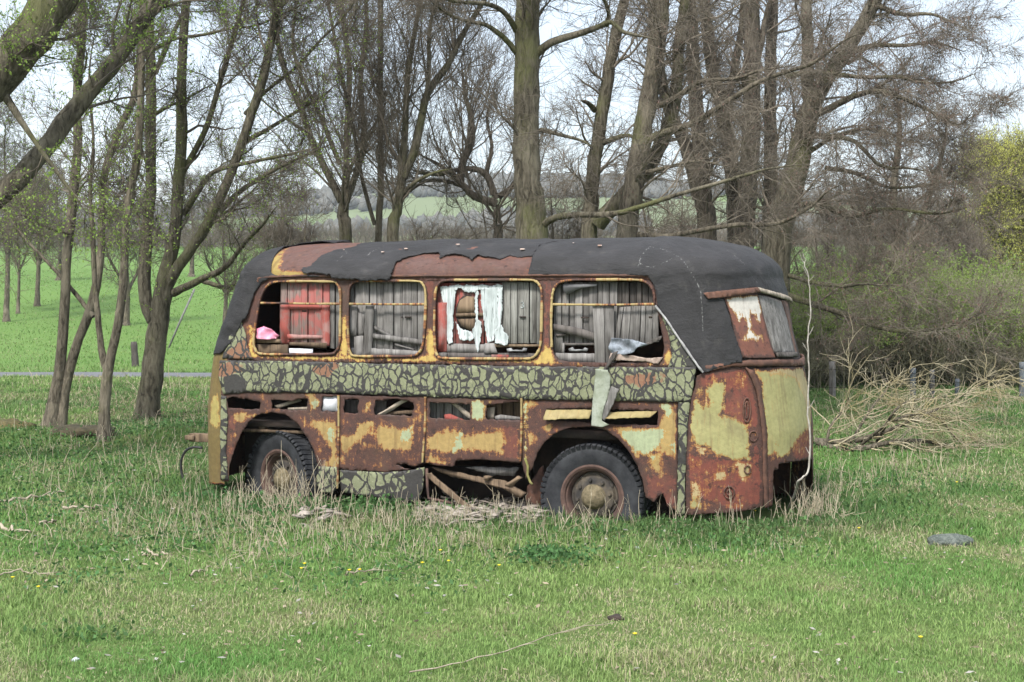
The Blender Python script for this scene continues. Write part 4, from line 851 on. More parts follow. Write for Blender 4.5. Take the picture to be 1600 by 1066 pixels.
tree('forked_tree', 'smooth young tree forking low into two stems beside the left trees', 'tree', [
    S(18.9, 18.9, [(161, 697, 13), (163, 650, 11), (166, 600, 11), (170, 570, 10), (183, 513, 9), (193, 440, 9), (196, 360, 8), (204, 300, 8), (217, 223, 8), (221, 110, 7), (221, -10, 6)]),
    S(18.9, 19.2, [(167, 580, 8), (161, 560, 7), (154, 506, 7), (148, 440, 6), (145, 366, 6), (141, 300, 5), (146, 220, 4), (139, 120, 4), (150, 40, 3)], False)], seed=13, rk=0.78, b1=2.0, l1=(.6, 1.5), up=.04, t0=.45, **LF)
tree('spreading_tree', 'stout rough-barked tree splitting into many spreading stems left of the bus', 'tree', [
    S(22.8, 22.8, [(229, 655, 22), (236, 600, 21), (243, 540, 20), (251, 480, 19), (261, 425, 15), (271, 380, 13), (276, 330, 11), (284, 223, 11), (284, 112, 9), (292, -10, 8)]),
    S(22.8, 23.3, [(240, 500, 13), (227, 470, 12), (226, 410, 12), (230, 350, 11), (235, 300, 11), (236, 200, 10), (236, 128, 10), (231, -10, 9)], False),
    S(22.8, 22, [(256, 455, 12), (282, 412, 10), (318, 362, 10), (332, 332, 9.5), (360, 271, 9), (395, 175, 9), (414, 105, 8.5), (437, -10, 7)], False),
    S(22.8, 21, tr(zb, 8, 3, (740,350),(850,295),(960,240),(1050,130),(1120,60),(1180,-20)), False),
    S(22.8, 21.6, tr(zb, 5, 2, (870,300),(960,325),(1010,310),(1060,320)), False),
    S(22.9, 22.4, tr(zl, 6, 4, (880,870),(1000,650),(1080,400),(1150,160),(1200,-20)), False),
    S(22.9, 21.6, tr(zl, 6, 3, (900,1050),(1010,880),(1080,830),(1250,790),(1400,760),(1567,720)), False),
    S(22.9, 21.8, tr(zl, 6, 2.5, (1080,1030),(1200,920),(1350,830),(1500,760),(1640,700)), False),
    S(22.9, 22.1, tr(zl, 5, 2, (1190,700),(1300,640),(1400,580),(1567,480),(1640,420)), False),
    S(22.9, 23.5, tr(zl, 5, 2.5, (760,360),(830,200),(900,60),(930,-30)), False),
    S(22.9, 22.2, tr(zl, 4, 2, (1200,560),(1300,450),(1450,330),(1567,200),(1700,60)), False),
    S(22.9, 22.2, tr(zl, 4, 1.5, (760,240),(860,190),(1000,170),(1130,140),(1300,110)), False),
    S(22.9, 23.5, tr(zl, 4, 2, (760,560),(830,520),(920,480),(1060,400)), False)], seed=14, rk=0.84, bark=M_barkm, b1=1.7, l1=(.7, 1.9), b2=8, b3=9, up=.05, t0=.25, flare=1.35, leaf=M_leaf, nleaf=15000, lsize=.036)
tree('multi_stemmed_tree', 'tree splitting into three thin stems behind the front window of the bus', 'tree', [
    S(26, 26, [(540, 377, 13), (536, 335, 12), (541, 280, 7), (541, 220, 6), (546, 110, 5), (533, 10, 5)]),
    S(26, 26.5, tr(zm, 8, 4, (228,860),(180,760),(110,620),(50,450),(0,340),(-40,200),(-60,0)), False), S(26, 25.6, tr(zm, 7, 4, (250,860),(290,740),(325,600),(310,350),(335,160),(332,-20)), False),
    S(26, 26.4, tr(zm, 5, 3, (220,700),(180,600),(140,500),(60,330),(20,180),(40,-20)), False)], seed=15, rk=.8, b1=2.6, l1=(1.0, 3.0), up=.12, t0=.2)
tree('slim_tree', 'thin straight pole-like tree with pale bark behind the front half of the bus', 'tree', [
    S(24, 24, [(591, 377, 6.5), (595, 300, 6), (594.5, 220, 5.5), (594, 120, 5), (595, -10, 5)]), S(24, 24.3, tr(zm, 4, 2.5, (370,960),(320,780),(280,560),(250,420),(215,250),(180,60),(170,-20)), False)], seed=16, rk=.85, b1=1.8, l1=(.6, 2.0), up=.16, t0=.3)
tree('greenish_tree', 'greenish stem opening into a narrow fan behind the second window of the bus', 'tree', [
    S(23, 23, [(614, 377, 11), (620, 330, 9.5), (627, 285, 9), (633, 205, 6), (638, 110, 5), (659, -10, 4)]),
    S(23, 23.2, tr(zm, 9, 4, (490,760),(540,640),(570,500),(600,390),(680,280),(720,200),(780,90),(850,-20)), False), S(23, 22.6, tr(zm, 5, 3, (580,480),(600,330),(605,120),(640,-20)), False),
    S(23, 22.6, tr(zm, 5, 2, (490,830),(540,780),(620,740),(700,720)), False)], seed=17, rk=.85, bark=M_barkm, b1=3.0, l1=(.9, 2.8), up=.14, t0=.2)
tree('pollard_tree', 'low gnarled pollard with arching limbs left of the thick trunk', 'tree', [
    S(28, 28, [(778, 374, 8), (777, 345, 7.5), (777, 320, 10)]), S(28, 27.5, tr(zm, 7, 3, (890,870),(800,840),(745,790),(690,735),(640,745),(560,735),(520,720)), False),
    S(28, 27.8, tr(zm, 7, 4, (735,780),(745,700),(785,600),(780,490),(755,400),(740,260)), False), S(28, 28, tr(zm, 6, 3, (880,830),(840,740),(760,720),(690,730),(640,700),(520,640)), False),
    S(28, 28.2, tr(zm, 5, 2, (890,850),(850,740),(870,630),(850,500),(880,380)), False), S(28, 28.4, tr(zm, 5, 2, (900,840),(960,790),(990,700),(960,560)), False), S(28, 27.6, tr(zm, 4, 2, (800,850),(730,790),(600,770),(500,830),(420,860)), False)], seed=18, bark=M_barkd, b1=4.0, l1=(1.0, 3.4), up=.22, t0=.15, wob=.2)
tree('thick_tree', 'thickest straight trunk rising behind the middle of the bus', 'tree', [
    S(19, 19, [(832, 392, 26), (829, 330, 23), (823, 270, 21.5), (822, 180, 20.5), (824, 90, 20), (825, 20, 19), (823, -20, 19)]),
    S(19, 18.2, tr(zr, 7, 2.5, (225,245),(300,185),(420,145),(500,118),(560,95),(610,135),(690,155),(760,170)), False), S(19, 18.6, tr(zr, 4, 2, (540,110),(550,60),(530,0),(500,-40)), False),
    S(19, 18, tr(zr, 5, 2, (160,140),(110,60),(40,20),(-60,10),(-180,-20)), False), S(19, 18.5, tr(zr, 5, 2, (160,230),(110,170),(30,110),(-90,80),(-200,10)), False),
    S(19, 17, tr(zr, 6, 3, (235,990),(310,935),(400,918),(560,915),(680,885),(800,845),(900,815),(1093,760),(1240,720),(1400,700)), False),
    S(19, 18, tr(zr, 4, 2, (260,555),(340,575),(430,600),(475,625)), False)], seed=19, bark=M_barkm, b1=2.1, l1=(.7, 2.2), up=.02, t0=.2, sides=16, flat=.4)
tree('curved_tree', 'gently curved greenish trunk right of the thickest trunk', 'tree', [
    S(23, 23, [(920, 372, 13), (925, 310, 12), (928, 256, 11), (940, 183, 10), (950, 120, 10), (962, 55, 9), (977, -10, 8)]),
    S(22.8, 22, tr(zr, 13, 8, (500,960),(560,890),(640,810),(720,720),(770,620),(810,520),(835,400),(850,180),(870,60),(880,-20)), False),
    S(23, 22.4, tr(zr, 5, 3, (490,470),(460,440),(430,430)), False), S(23, 22.4, tr(zr, 5, 2, (505,620),(580,590),(640,580),(700,620),(820,690)), False)], seed=20, bark=M_barkm, b1=2.3, l1=(.7, 2.0), up=.02, t0=.15, flat=.4, twig=M_twigr, leaf=M_catkin, nleaf=1500, lsize=.04, lasp=.3, ldroop=.6)
tree('leaning_trunk_tree', 'thick grey trunk slanting right behind the rearmost side window', 'tree', [
    S(22, 22, [(978, 372, 17), (988, 310, 16), (1002, 220, 15), (1012, 165, 14.5), (1021, 110, 14), (1030, 40, 14), (1034, -10, 13)]),
    S(22, 20.5, tr(zr, 6, 3, (690,620),(760,575),(900,530),(1000,470),(1093,410),(1200,345),(1330,300),(1420,270),(1560,170),(1660,130)), False),
    S(22, 20, tr(zr, 5, 2.5, (640,1000),(800,1010),(900,990),(1093,960),(1250,958),(1350,920),(1430,870),(1480,820),(1560,780)), False),
    S(22, 21, tr(zr, 5, 2, (740,460),(830,420),(940,350),(1093,335),(1200,300),(1350,280)), False), S(22, 21.2, tr(zr, 4, 2, (700,740),(800,715),(930,690),(1093,720)), False)], seed=21, b1=2.2, l1=(.7, 2.1), up=.01, t0=.12, flat=.5, twig=M_twigr, leaf=M_catkin, nleaf=2500, lsize=.04, lasp=.3, ldroop=.6)
tree('twin_tree', 'dark tree whose trunk divides in two above the rear of the bus roof', 'tree', [
    S(27, 27, [(1104, 372, 16), (1098, 300, 13), (1090, 190, 11), (1083, 90, 10), (1076, -10, 9)]), S(27, 27, tr(zr, 11, 7, (935,850),(905,720),(870,600),(820,500),(780,380),(760,250),(740,100),(735,-20)), False)], seed=22, bark=M_barkd, b1=2.6, l1=(.6, 1.7), up=.03, t0=.1, flat=.3)
tree('grey_tree', 'grey trunk bending left between the twin tree and the alders', 'tree', [
    S(28, 28, [(1150, 372, 13), (1145, 290, 12), (1131, 183, 11), (1112, 100, 10), (1100, -10, 9)]), S(28, 28, tr(zt, 7, 5, (230,600),(235,420),(265,260),(290,120),(300,-20)), False)], seed=23, bark=M_barkd, b1=2.6, l1=(.6, 1.7), up=.03, t0=.1, flat=.3)
AL = dict(twig=M_twigr, leaf=M_catkin, lsize=.042, lasp=.32, ldroop=.7, flat=.45)
tree('straight_alder', 'straight dark alder trunk behind the rear roof corner of the bus', 'tree', [
    S(26, 26, [(1160, 400, 17), (1166, 320, 15), (1173, 225, 14), (1175, 120, 13), (1174, -10, 12)]), S(26, 26, tr(zt, 6, 4, (340,330),(370,180),(400,40),(420,-20)), False)], seed=24, bark=M_barkd, b1=2.3, l1=(.6, 1.9), up=.02, t0=.1, nleaf=2500, **AL)
tree('narrow_alder', 'narrow dark trunk tightly behind the leaning forked alder', 'tree', [S(27, 27, [(1203, 400, 14), (1204, 300, 11), (1204, 112, 9), (1208, -10, 8)])], seed=25, bark=M_barkd, b1=2.6, l1=(.6, 1.9), up=.02, t0=.1, nleaf=2500, **AL)
tree('forked_alder', 'big forked alder at the tail of the bus with long reddish twiggy boughs', 'tree', [
    S(24, 24, [(1212, 400, 22), (1222, 340, 20), (1244, 263, 18), (1262, 185, 17), (1288, 127, 13), (1328, 70, 12), (1372, -10, 10)]),
    S(24, 24.4, tr(zt, 11, 8, (575,420),(562,300),(565,200),(560,60),(562,-20)), False),
    S(24, 22, tr(zt, 6, 2.5, (600,480),(680,440),(760,400),(860,380),(960,410),(1060,455),(1190,520),(1250,465)), False),
    S(24, 22.5, tr(zt, 5, 2, (480,320),(560,305),(700,312),(800,322),(940,322),(1050,345),(1170,340),(1280,300)), False),
    S(24, 22, tr(zt, 5, 2, (570,560),(660,570),(760,590),(870,690),(980,700),(1100,720)), False),
    S(24, 21, tr(zs, 6, 2.5, (40,215),(130,245),(330,310),(430,350),(560,385),(720,378),(850,345),(950,300)), False),
    S(24, 21.5, tr(zs, 4, 2, (60,130),(200,175),(330,190),(420,180),(560,190)), False),
    S(24, 22, tr(zt, 5, 2, (470,870),(600,850),(740,900),(900,870),(1100,890),(1250,860)), False),
    S(24, 23, tr(zt, 5, 2, (740,220),(840,190),(960,190),(1100,180),(1230,220)), False), S(24, 23, tr(zt, 5, 2, (840,20),(960,60),(1080,60),(1200,110)), False),
    S(24, 22.6, tr(zt, 4, 2, (640,700),(760,720),(900,780),(1060,770),(1200,740)), False), S(24, 22.6, tr(zt, 4, 2, (560,640),(700,560),(850,540),(1000,600)), False)], seed=26, bark=M_barkm, b1=2.9, l1=(.7, 1.7), b2=9, b3=10, up=-.005, t0=.18, nleaf=15000, rt=.0034, **AL)
tree('hanging_bough_tree', 'twiggy bare tree behind the thicket right of the forked alder', 'tree', [S(31, 31, [(1400, 520, 9), (1404, 400, 8), (1396, 300, 7), (1406, 200, 5), (1396, 120, 4)]), S(31, 31, [(1402, 430, 6), (1440, 340, 5), (1470, 250, 4), (1480, 190, 3)], False), S(31, 31, [(1403, 430, 6), (1360, 350, 5), (1330, 270, 4)], False),
    ], seed=27, b1=3.0, l1=(.8, 2.2), b2=7, b3=7, up=.02, t0=.1, nleaf=6000, rt=.005, **AL)
# low trees and shrubs filling the gaps between the trunks
for k, (px, py, Y, h, lab) in enumerate([(690, 380, 33, 3.6, 'small bushy tree in the gap behind the pollard'), (880, 380, 30, 4.6, 'brushy young tree between the thick trunk and the curved trunk'), (1055, 380, 32, 4.8, 'brushy young tree between the leaning trunk and the twin tree'), (455, 400, 31, 4.2, 'brushy young tree behind the front end of the bus'), (1290, 440, 34, 4.2, 'brushy young tree behind the forked alder'), (1345, 440, 37, 4.6, 'brushy young tree behind the thicket, nearest to the forked alder'), (1440, 440, 38, 5.0, 'brushy young tree behind the thicket, halfway to the willow'), (1505, 440, 37, 4.6, 'brushy young tree behind the thicket, right beside the willow')]):
    b_ = at(px, 500, Y); st = []
    for j in range(5):
        dx = (j-2)*8+random.Random(k*9+j).uniform(-6, 6); hh = h*(.7+.3*random.Random(j+k).random()); yb = 455+2.05*FPX/Y
        st.append(S(Y, Y+.3*(j-2), [(px+dx*.3, yb, 4), (px+dx*1.5, yb-hh*.45*FPX/Y, 3), (px+dx*3, yb-hh*FPX/Y, 2)], j == 0))
    tree('young_tree', lab, 'tree', st, seed=(40+k if k < 5 else 140+k), b1=2.4 if k < 5 else 3.2, l1=(.6, 1.6), b2=7, b3=7, up=.08, t0=.15, rt=.005, twig=M_twigr if k in (2, 4, 5, 6, 7) else M_twig, sides=6)
# trees out in the meadow, far left
for k, (px, py, Y, h, rp, lab) in enumerate([(10, 505, 62, 9, 5, 'pale trunked tree with grey-green twigs at the far left edge of the meadow'), (58, 497, 70, 8, 4.5, 'dark stemmed round tree in the far meadow at the left'), (28, 500, 66, 7, 3, 'thin tree between two far meadow trees at the left'), (197, 508, 60, 4.5, 6, 'small bare tree in the far meadow seen between the left trunks'), (351, 515, 57, 4.2, 5, 'small grey tree in the far meadow just left of the bus'), (92, 430, 92, 6.5, 4, 'hazy tree high on the meadow slope, leftmost of three on the slope'), (300, 418, 98, 6, 4, 'hazy tree high on the meadow slope seen through the spreading tree'), (440, 408, 105, 7, 4, 'hazy tree high on the meadow slope above the front of the bus')]):
    yb = py; top = yb-h*FPX/Y; q = [(px, yb, rp), (px+2, yb*.6+top*.4, rp*.7), (px-3, yb*.2+top*.8, rp*.35), (px, top, rp*.2)]
    tree('meadow_tree', lab, 'tree', [S(Y, Y, q), S(Y, Y+1, [(px+1, yb*.7+top*.3, rp*.5), (px+22, yb*.45+top*.55, rp*.4), (px+36, yb*.2+top*.8, rp*.2)], False), S(Y, Y-1, [(px+1, yb*.65+top*.35, rp*.5), (px-24, yb*.4+top*.6, rp*.4), (px-34, yb*.2+top*.8, rp*.2)], False)],
         seed=60+k, bark=M_bark, b1=3.0, l1=(1.2, 2.8), b2=6, b3=6, l3=.5, up=.05, t0=.22, rt=.008 if k < 5 else .013, sides=6, group='far meadow trees', leaf=M_leaf, nleaf=2200 if k < 3 else 300, lsize=.09)
# willow at the right edge
def willow():
    rg = np.random.RandomState(80); st = [S(40, 40, [(1600, 600, 10), (1600, 520, 8), (1590, 430, 6), (1580, 350, 4)])]
    for j in range(16): x = 1555+j*8; st.append(S(40, 40+rg.uniform(-2, 2), [(1585+j*3, 590, 4), (1570+j*6+rg.uniform(-8, 8), 480, 3), (x-15+rg.uniform(-12, 12), 340, 2.2), (x-25+rg.uniform(-20, 20), 262+rg.uniform(-15, 25), 1.2)], False))
    tree('willow', 'yellow-green willow in fresh leaf at the right edge', 'tree', st, seed=81, b1=3.2, l1=(.7, 1.8), b2=6, b3=6, l3=.5, up=.06, t0=.3, rt=.006, sides=5, leaf=M_willow, nleaf=190000, lsize=.064, lasp=.35, ldroop=.3, group=None)
willow()
# thicket along the fence on the right: nobody could count its stems
def thicket():
    rg = np.random.RandomState(90); n = 900
    px = rg.uniform(1215, 1640, n); Y = rg.uniform(29.5, 36, n); X = (px-800)/FPX*Y; B = np.stack([X, Y, ground_z(X, Y)], 1)
    hh = (1.9+1.0*fbm(X*.6, Y*.3, 2))*rg.uniform(.6, 1.1, n)
    d = rg.randn(n, 3)*.35; d[:, 2] = 1
    P1 = grow(B, d, hh, 8, .14, .02, rg); R1 = taper(rg.uniform(.006, .014, n), 8, .3); parts = [tubes(P1, R1, 3)]
    n2 = n*12; p, d, r, t, i = spawn(P1, R1, n2, .1, 1, .4, 1.1, rg); P2 = grow(p, d, rg.uniform(.3, .9, n2), 6, .2, .03, rg); R2 = taper(np.full(n2, .005), 6, .5); parts.append(tubes(P2, R2, 3))
    n3 = n2*4; p, d, r, t, i = spawn(P2, R2, n3, .1, 1, .4, 1.2, rg); P3 = grow(p, d, rg.uniform(.15, .45, n3), 4, .2, .03, rg); parts.append(tubes(P3, taper(np.full(n3, .0038), 4, .6), 3))
    V, F = join(parts); tag(mesh('thicket', V, F, mat_plain('thicket_twig', (.15, .14, .085), (.27, .25, .165), 1.5, .9, 0)), 'brown thicket of bare shrubs behind the fence on the right', 'thicket', kind='stuff')
    A = ptsalong(P3, 380000, rg); keep = (A[:, 2] > .8+.5*vnoise(A[:, 0]*.8, A[:, 1]*.5)) & (fbm(A[:, 0]*.7, A[:, 1]*.7+5, 2) > .30); A = A[keep]
    V, F = leafcards(A, .05, .6, rg); tag(mesh('thicket_leaves', V, F, leafmat('fresh_green', (.15, .235, .045), (.25, .335, .085)), smooth=False), 'fresh green leaves along the top of the thicket', 'leaves', kind='stuff')
thicket()
# distant woods on the hills
def woods():
    rg = np.random.RandomState(95); ico = [(0,0,1)]+[(math.cos(a)*.9, math.sin(a)*.9, .45) for a in np.arange(5)*1.2566]+[(math.cos(a)*.9, math.sin(a)*.9, -.45) for a in np.arange(5)*1.2566+.6283]+[(0,0,-1)]
    F0 = np.array([(0,1+i,1+(i+1)%5) for i in range(5)]+[(1+i,6+i,1+(i+1)%5) for i in range(5)]+[(1+(i+1)%5,6+i,6+(i+1)%5) for i in range(5)]+[(6+i,11,6+(i+1)%5) for i in range(5)]); ico = np.array(ico)
    def wood(name, lab, cells, mat, s=(3, 6)):
        V = []; F = []; n = 0
        for x, y in cells:
            z = float(ground_z(x, y)); k = rg.uniform(*s); v = ico*(1+.25*rg.randn(12, 1))*np.array((k*.7, k*.7, k))+np.array((x, y, z+k*.75)); V.append(v); F.append(F0+n); n += 12
        tag(mesh(name, np.concatenate(V), np.concatenate(F), mat, smooth=False), lab, 'wood', kind='stuff')
    X = rg.uniform(-420, 420, 26000); Y = rg.uniform(430, 900, 26000); f = fbm(X/110+2, Y/60, 3)
    hill = [(x, y) for x, y, q in zip(X, Y, f) if q > .545][:11000]
    wood('hill_woods', 'dark woods in patches on the far hills', hill, mat_plain('far_wood', (.06, .066, .058), (.12, .115, .10), .12, .95, 0), (1.6, 3.6))
    X = rg.uniform(-420, 420, 3600); wood('ridge_woods', 'line of trees along the far ridge', [(x, 880+rg.uniform(-25, 40)) for x in X if vnoise(x/45, 3.3) > .3], mat_plain('ridge_wood', (.06, .065, .06), (.11, .105, .095), .15, .95, 0), (1.8, 5))
    n = 5200; X = rg.uniform(-150, 150, n); Y = 205+rg.uniform(-12, 12, n)+.12*X; k = vnoise(X/20, Y/14) > .25; X, Y = X[k], Y[k]; n = len(X); B = np.stack([X, Y, ground_z(X, Y)], 1)
    d = rg.randn(n, 3)*.25; d[:, 2] = 1; hh = (1.8+2.2*vnoise(X/9, Y/9))*rg.uniform(.6, 1.1, n); P1 = grow(B, d, hh, 6, .12, .02, rg); R1 = taper(np.full(n, .045), 6, .3); parts = [tubes(P1, R1, 3)]
    p, d, r, t, i = spawn(P1, R1, n*7, .15, 1, .3, 1.0, rg); parts.append(tubes(grow(p, d, rg.uniform(.5, 1.6, n*7), 4, .2, .03, rg), taper(np.full(n*7, .028), 4, .5), 3))
    V, F = join(parts); tag(mesh('field_hedge', V, F, M_twig), 'brownish hedge belt across the far side of the meadow', 'hedge', kind='stuff')
woods()
# ------------------------------------------------------------------ meadow grass, herbs, stalks and litter
def busdist(x, y):
    L = to_local(np.stack([x, y, np.zeros_like(x)], -1)); cut = np.where(L[:, 0] > .87, 1.05*(1-np.sqrt(np.clip(1-((L[:, 0]-.87)/.95)**2, 0, 1))), 0); dx = np.maximum(np.maximum(-3.9-L[:, 0], L[:, 0]-1.75), 0); dy = np.maximum(np.maximum(cut-L[:, 1], L[:, 1]-2.1+cut), 0)
    return np.hypot(dx, dy), (dx == 0) & (dy == 0)
def scatter(n, y0, y1, rg, pw=1.0):
    # more blades near the camera: density falls with distance
    u = rg.rand(n); Y = (y0**(1-pw)+u*(y1**(1-pw)-y0**(1-pw)))**(1/(1-pw)) if pw != 1 else y0*(y1/y0)**u
    X = rg.uniform(-1, 1, n)*(.45*Y+2.0); return X, Y
def grass(n, y0, y1, seed):
    rg = np.random.RandomState(seed); X, Y = scatter(n, y0, y1, rg, 1.02)
    bd, ins = busdist(X, Y); k = ~ins | (rg.rand(n) < .06); k &= ~((np.abs(Y-(34.6-.012*X)) < .85)); X, Y, bd = X[k], Y[k], bd[k]; n = len(X)
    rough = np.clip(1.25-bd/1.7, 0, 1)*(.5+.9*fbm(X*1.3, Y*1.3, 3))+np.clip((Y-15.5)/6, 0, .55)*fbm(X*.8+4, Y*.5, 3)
    clump = fbm(X*2.2+30, Y*2.2, 3); patch = fbm(X*.55+8, Y*.4+3, 4); straw = .5*fbm(X*.9+50, Y*.9, 3)+.5*fbm(X*2.6+70, Y*1.9, 4)
    H = (.023+.05*clump*clump*1.6+.06*np.clip(rough, 0, 1)*np.where(X > 2.2, .55, 1))*rg.uniform(.5, 1.35, n)*(1+.02*np.clip(Y-12, 0, 20))
    Wd = .0026*(Y/8.5)**.85*rg.uniform(.7, 1.5, n)
    a = rg.uniform(0, 2*math.pi, n); ln = rg.uniform(.1, 1.05, n); d = np.stack([np.cos(a), np.sin(a)], 1); s = np.stack([-d[:, 1], d[:, 0]], 1)
    B = np.stack([X, Y, ground_z(X, Y)-.004], 1); V = np.zeros((n, 5, 3))
    for j, (t, wq) in enumerate(((0, 1), (0, -1), (.55, .75), (.55, -.75), (1, 0))):
        V[:, j] = B; V[:, j, :2] += d*(ln*H*t*t)[:, None]+s*(Wd*wq)[:, None]; V[:, j, 2] += H*t*(1-.35*ln*t)
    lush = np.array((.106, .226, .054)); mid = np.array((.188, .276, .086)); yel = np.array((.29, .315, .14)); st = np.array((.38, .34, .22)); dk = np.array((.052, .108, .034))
    f = np.clip((patch-.36)*3.3+rg.randn(n)*.16, 0, 1)[:, None]; C = lush*(1-f)+mid*f
    f = np.clip((straw-.49+.03*(Y < 10.5))*3.2+rg.randn(n)*.22, 0, .8)[:, None]; C = C*(1-f)+yel*f
    f = np.clip((Y-11.2)/2.5, 0, 1)*np.clip((fbm(X*.7+90, Y*.5+11, 3)-.3)*2.2, 0, .62)*(Y < 36); f = f[:, None]; C = C*(1-f)+dk*1.15*f
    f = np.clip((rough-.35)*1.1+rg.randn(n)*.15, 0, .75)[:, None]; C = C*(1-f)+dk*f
    sm = rg.rand(n) < (.05+.45*np.clip((straw-.47)*5, 0, 1)*(bd > .6)+.03*(Y > 15)); C[sm] = st*rg.uniform(.6, 1.15, (sm.sum(), 1))
    flat_ = sm & (rg.rand(n) < .5); V[flat_, :, 2] = B[flat_, None, 2]+(V[flat_, :, 2]-B[flat_, None, 2])*.35+.012
    C = C*rg.uniform(.8, 1.2, (n, 1)); C = np.repeat(C[:, None], 5, 1); C[:, :2] *= .8  # blade feet darkened: ambient occlusion put into the vertex colour
    i = np.arange(n)[:, None]*5
    return V.reshape(-1, 3), [np.concatenate([i, i+1, i+3, i+2], 1), np.concatenate([i+2, i+3, i+4], 1)], C.reshape(-1, 3)
V, F, C = grass(600000, 6.6, 36, 1); V2, F2, C2 = grass(105000, 35.5, 110, 2); C2 = C2*.48+np.array((.13, .225, .055))*.4*(.8+.5*fbm(V2[:, 0]*.12, V2[:, 1]*.05, 3))[:, None]
F = [np.concatenate([a, b+len(V)]) for a, b in zip(F, F2)]; V = np.concatenate([V, V2]); C = np.concatenate([C, C2])
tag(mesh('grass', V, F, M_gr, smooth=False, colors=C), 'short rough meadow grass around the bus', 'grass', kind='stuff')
def gpx(px, py): d = ray(px, py); t = -CAM_Z/d[2]; q = np.array((0, 0, CAM_Z))+d*t; q[2] = ground_z(q[0], q[1]); return q
def herbs():
    rg = np.random.RandomState(5); A = []; C = []
    cl = [(868, 880, .30, 420, .14), (840, 870, .2, 200, .10), (560, 792, .30, 500, .16), (600, 800, .3, 400, .14), (500, 800, .25, 300, .12), (700, 800, .2, 180, .1), (360, 780, .4, 420, .12), (420, 800, .4, 360, .12), (1060, 815, .4, 300, .1), (1120, 820, .5, 400, .1), (1250, 815, .4, 300, .1), (950, 830, .5, 300, .07), (290, 672, 1.2, 1800, .16), (250, 690, 1.3, 1500, .12), (120, 720, 1.4, 1500, .10), (60, 700, 1.0, 700, .10), (200, 760, 1.3, 1400, .09), (60, 800, 1.2, 900, .08), (330, 830, 1.2, 900, .08), (180, 850, .8, 500, .06), (700, 860, .8, 500, .06), (1040, 840, .8, 400, .06), (1180, 845, .6, 360, .06), (1330, 790, .8, 400, .07), (1400, 760, .9, 500, .08), (120, 905, .5, 240, .05), (150, 985, .3, 160, .05), (560, 905, .8, 300, .05), (1500, 660, 2., 700, .1), (1350, 700, 1.2, 500, .1)]
    for px, py, r, n, h in cl:
        c = gpx(px, py); q = c+np.stack([rg.randn(n)*r*.6, rg.randn(n)*r*.6, np.zeros(n)], 1); cz = vnoise(q[:, 0]*5, q[:, 1]*5); q[:, 2] = ground_z(q[:, 0], q[:, 1])+rg.uniform(0, 1, n)**.7*h*(.35+.9*cz); A.append(q)
        C.append(np.array((.05, .125, .04))*rg.uniform(.6, 1.5, (n, 1))*np.array((1+.3*rg.rand(), 1, 1)))
    A = np.concatenate(A); C = np.concatenate(C); _, ins = busdist(A[:, 0], A[:, 1]); A, C = A[~ins], C[~ins]
    V, F = leafcards(A, .042, .55, rg); V[:, 2] = np.maximum(V[:, 2], .0)
    tag(mesh('herbs', V, F, M_gr, smooth=False, colors=np.repeat(C, 4, 0)), 'dark green leafy weeds growing low around the bus and trees', 'weeds', kind='stuff')
herbs()
def stalks():
    rg = np.random.RandomState(6); B = []; H = []; D = []
    zones = [(690, 815, 120, 12, 280, .10, .34), (430, 800, 70, 12, 140, .12, .5), (480, 797, 30, 6, 40, .3, .6), (1150, 815, 95, 7, 260, .10, .40), (1265, 806, 40, 9, 170, .12, .36), (900, 825, 80, 10, 90, .08, .34), (600, 850, 210, 22, 420, .06, .22), (330, 815, 170, 40, 330, .08, .30), (150, 770, 140, 60, 220, .08, .30), (330, 740, 90, 30, 90, .1, .3), (1320, 770, 90, 30, 90, .08, .26), (1480, 720, 90, 30, 70, .1, .3), (1100, 850, 220, 20, 120, .05, .16), (200, 690, 170, 26, 160, .1, .35), (400, 880, 260, 40, 160, .05, .16), (1400, 740, 150, 30, 110, .08, .3), (250, 620, 200, 18, 130, .15, .6), (1350, 640, 90, 22, 90, .15, .5), (1530, 640, 60, 18, 90, .15, .5)]
    for px, py, sx, sy, n, h0, h1 in zones:
        for _ in range(n):
            a = px+rg.randn()*sx*.7; b = max(py+rg.randn()*sy*.7, 590); q = gpx(a, b); B.append(q); H.append(rg.uniform(h0, h1)**1.0*(rg.rand()*.6+.5)); t = rg.rand() < .22; v = rg.randn(3)*(.9 if t else .22); v[2] = .12 if t else 1; D.append(v)
    B = np.array(B); H = np.array(H); D = np.array(D); bd, ins = busdist(B[:, 0], B[:, 1]); k = ~ins; B, H, D = B[k], H[k], D[k]
    P = grow(B, D, H, 5, .10, .0, rg); P[:, :, 2] = np.maximum(P[:, :, 2], ground_z(P[:, :, 0], P[:, :, 1])+.004); R_ = np.full(len(P), .0024)*(B[:, 1]/11)**.7*rg.uniform(.7, 1.5, len(P)); parts = [tubes(P, taper(R_, 5, .5), 4)]
    n2 = len(P); p, d, r, t, i = spawn(P, taper(R_, 5, .5), n2, .4, 1, .4, .9, rg); P2 = grow(p, d, H[i]*rg.uniform(.12, .4, n2), 4, .15, 0, rg); parts.append(tubes(P2, taper(R_[i]*.6, 4, .6), 3))
    V, F = join(parts); tag(mesh('dry_stalks', V, F, M_straw), 'pale dry stalks standing in the grass along the bus', 'stalks', kind='stuff')
M_straw = mat_plain('straw', (.27, .225, .15), (.44, .39, .29), 9, .9, 0)
stalks()
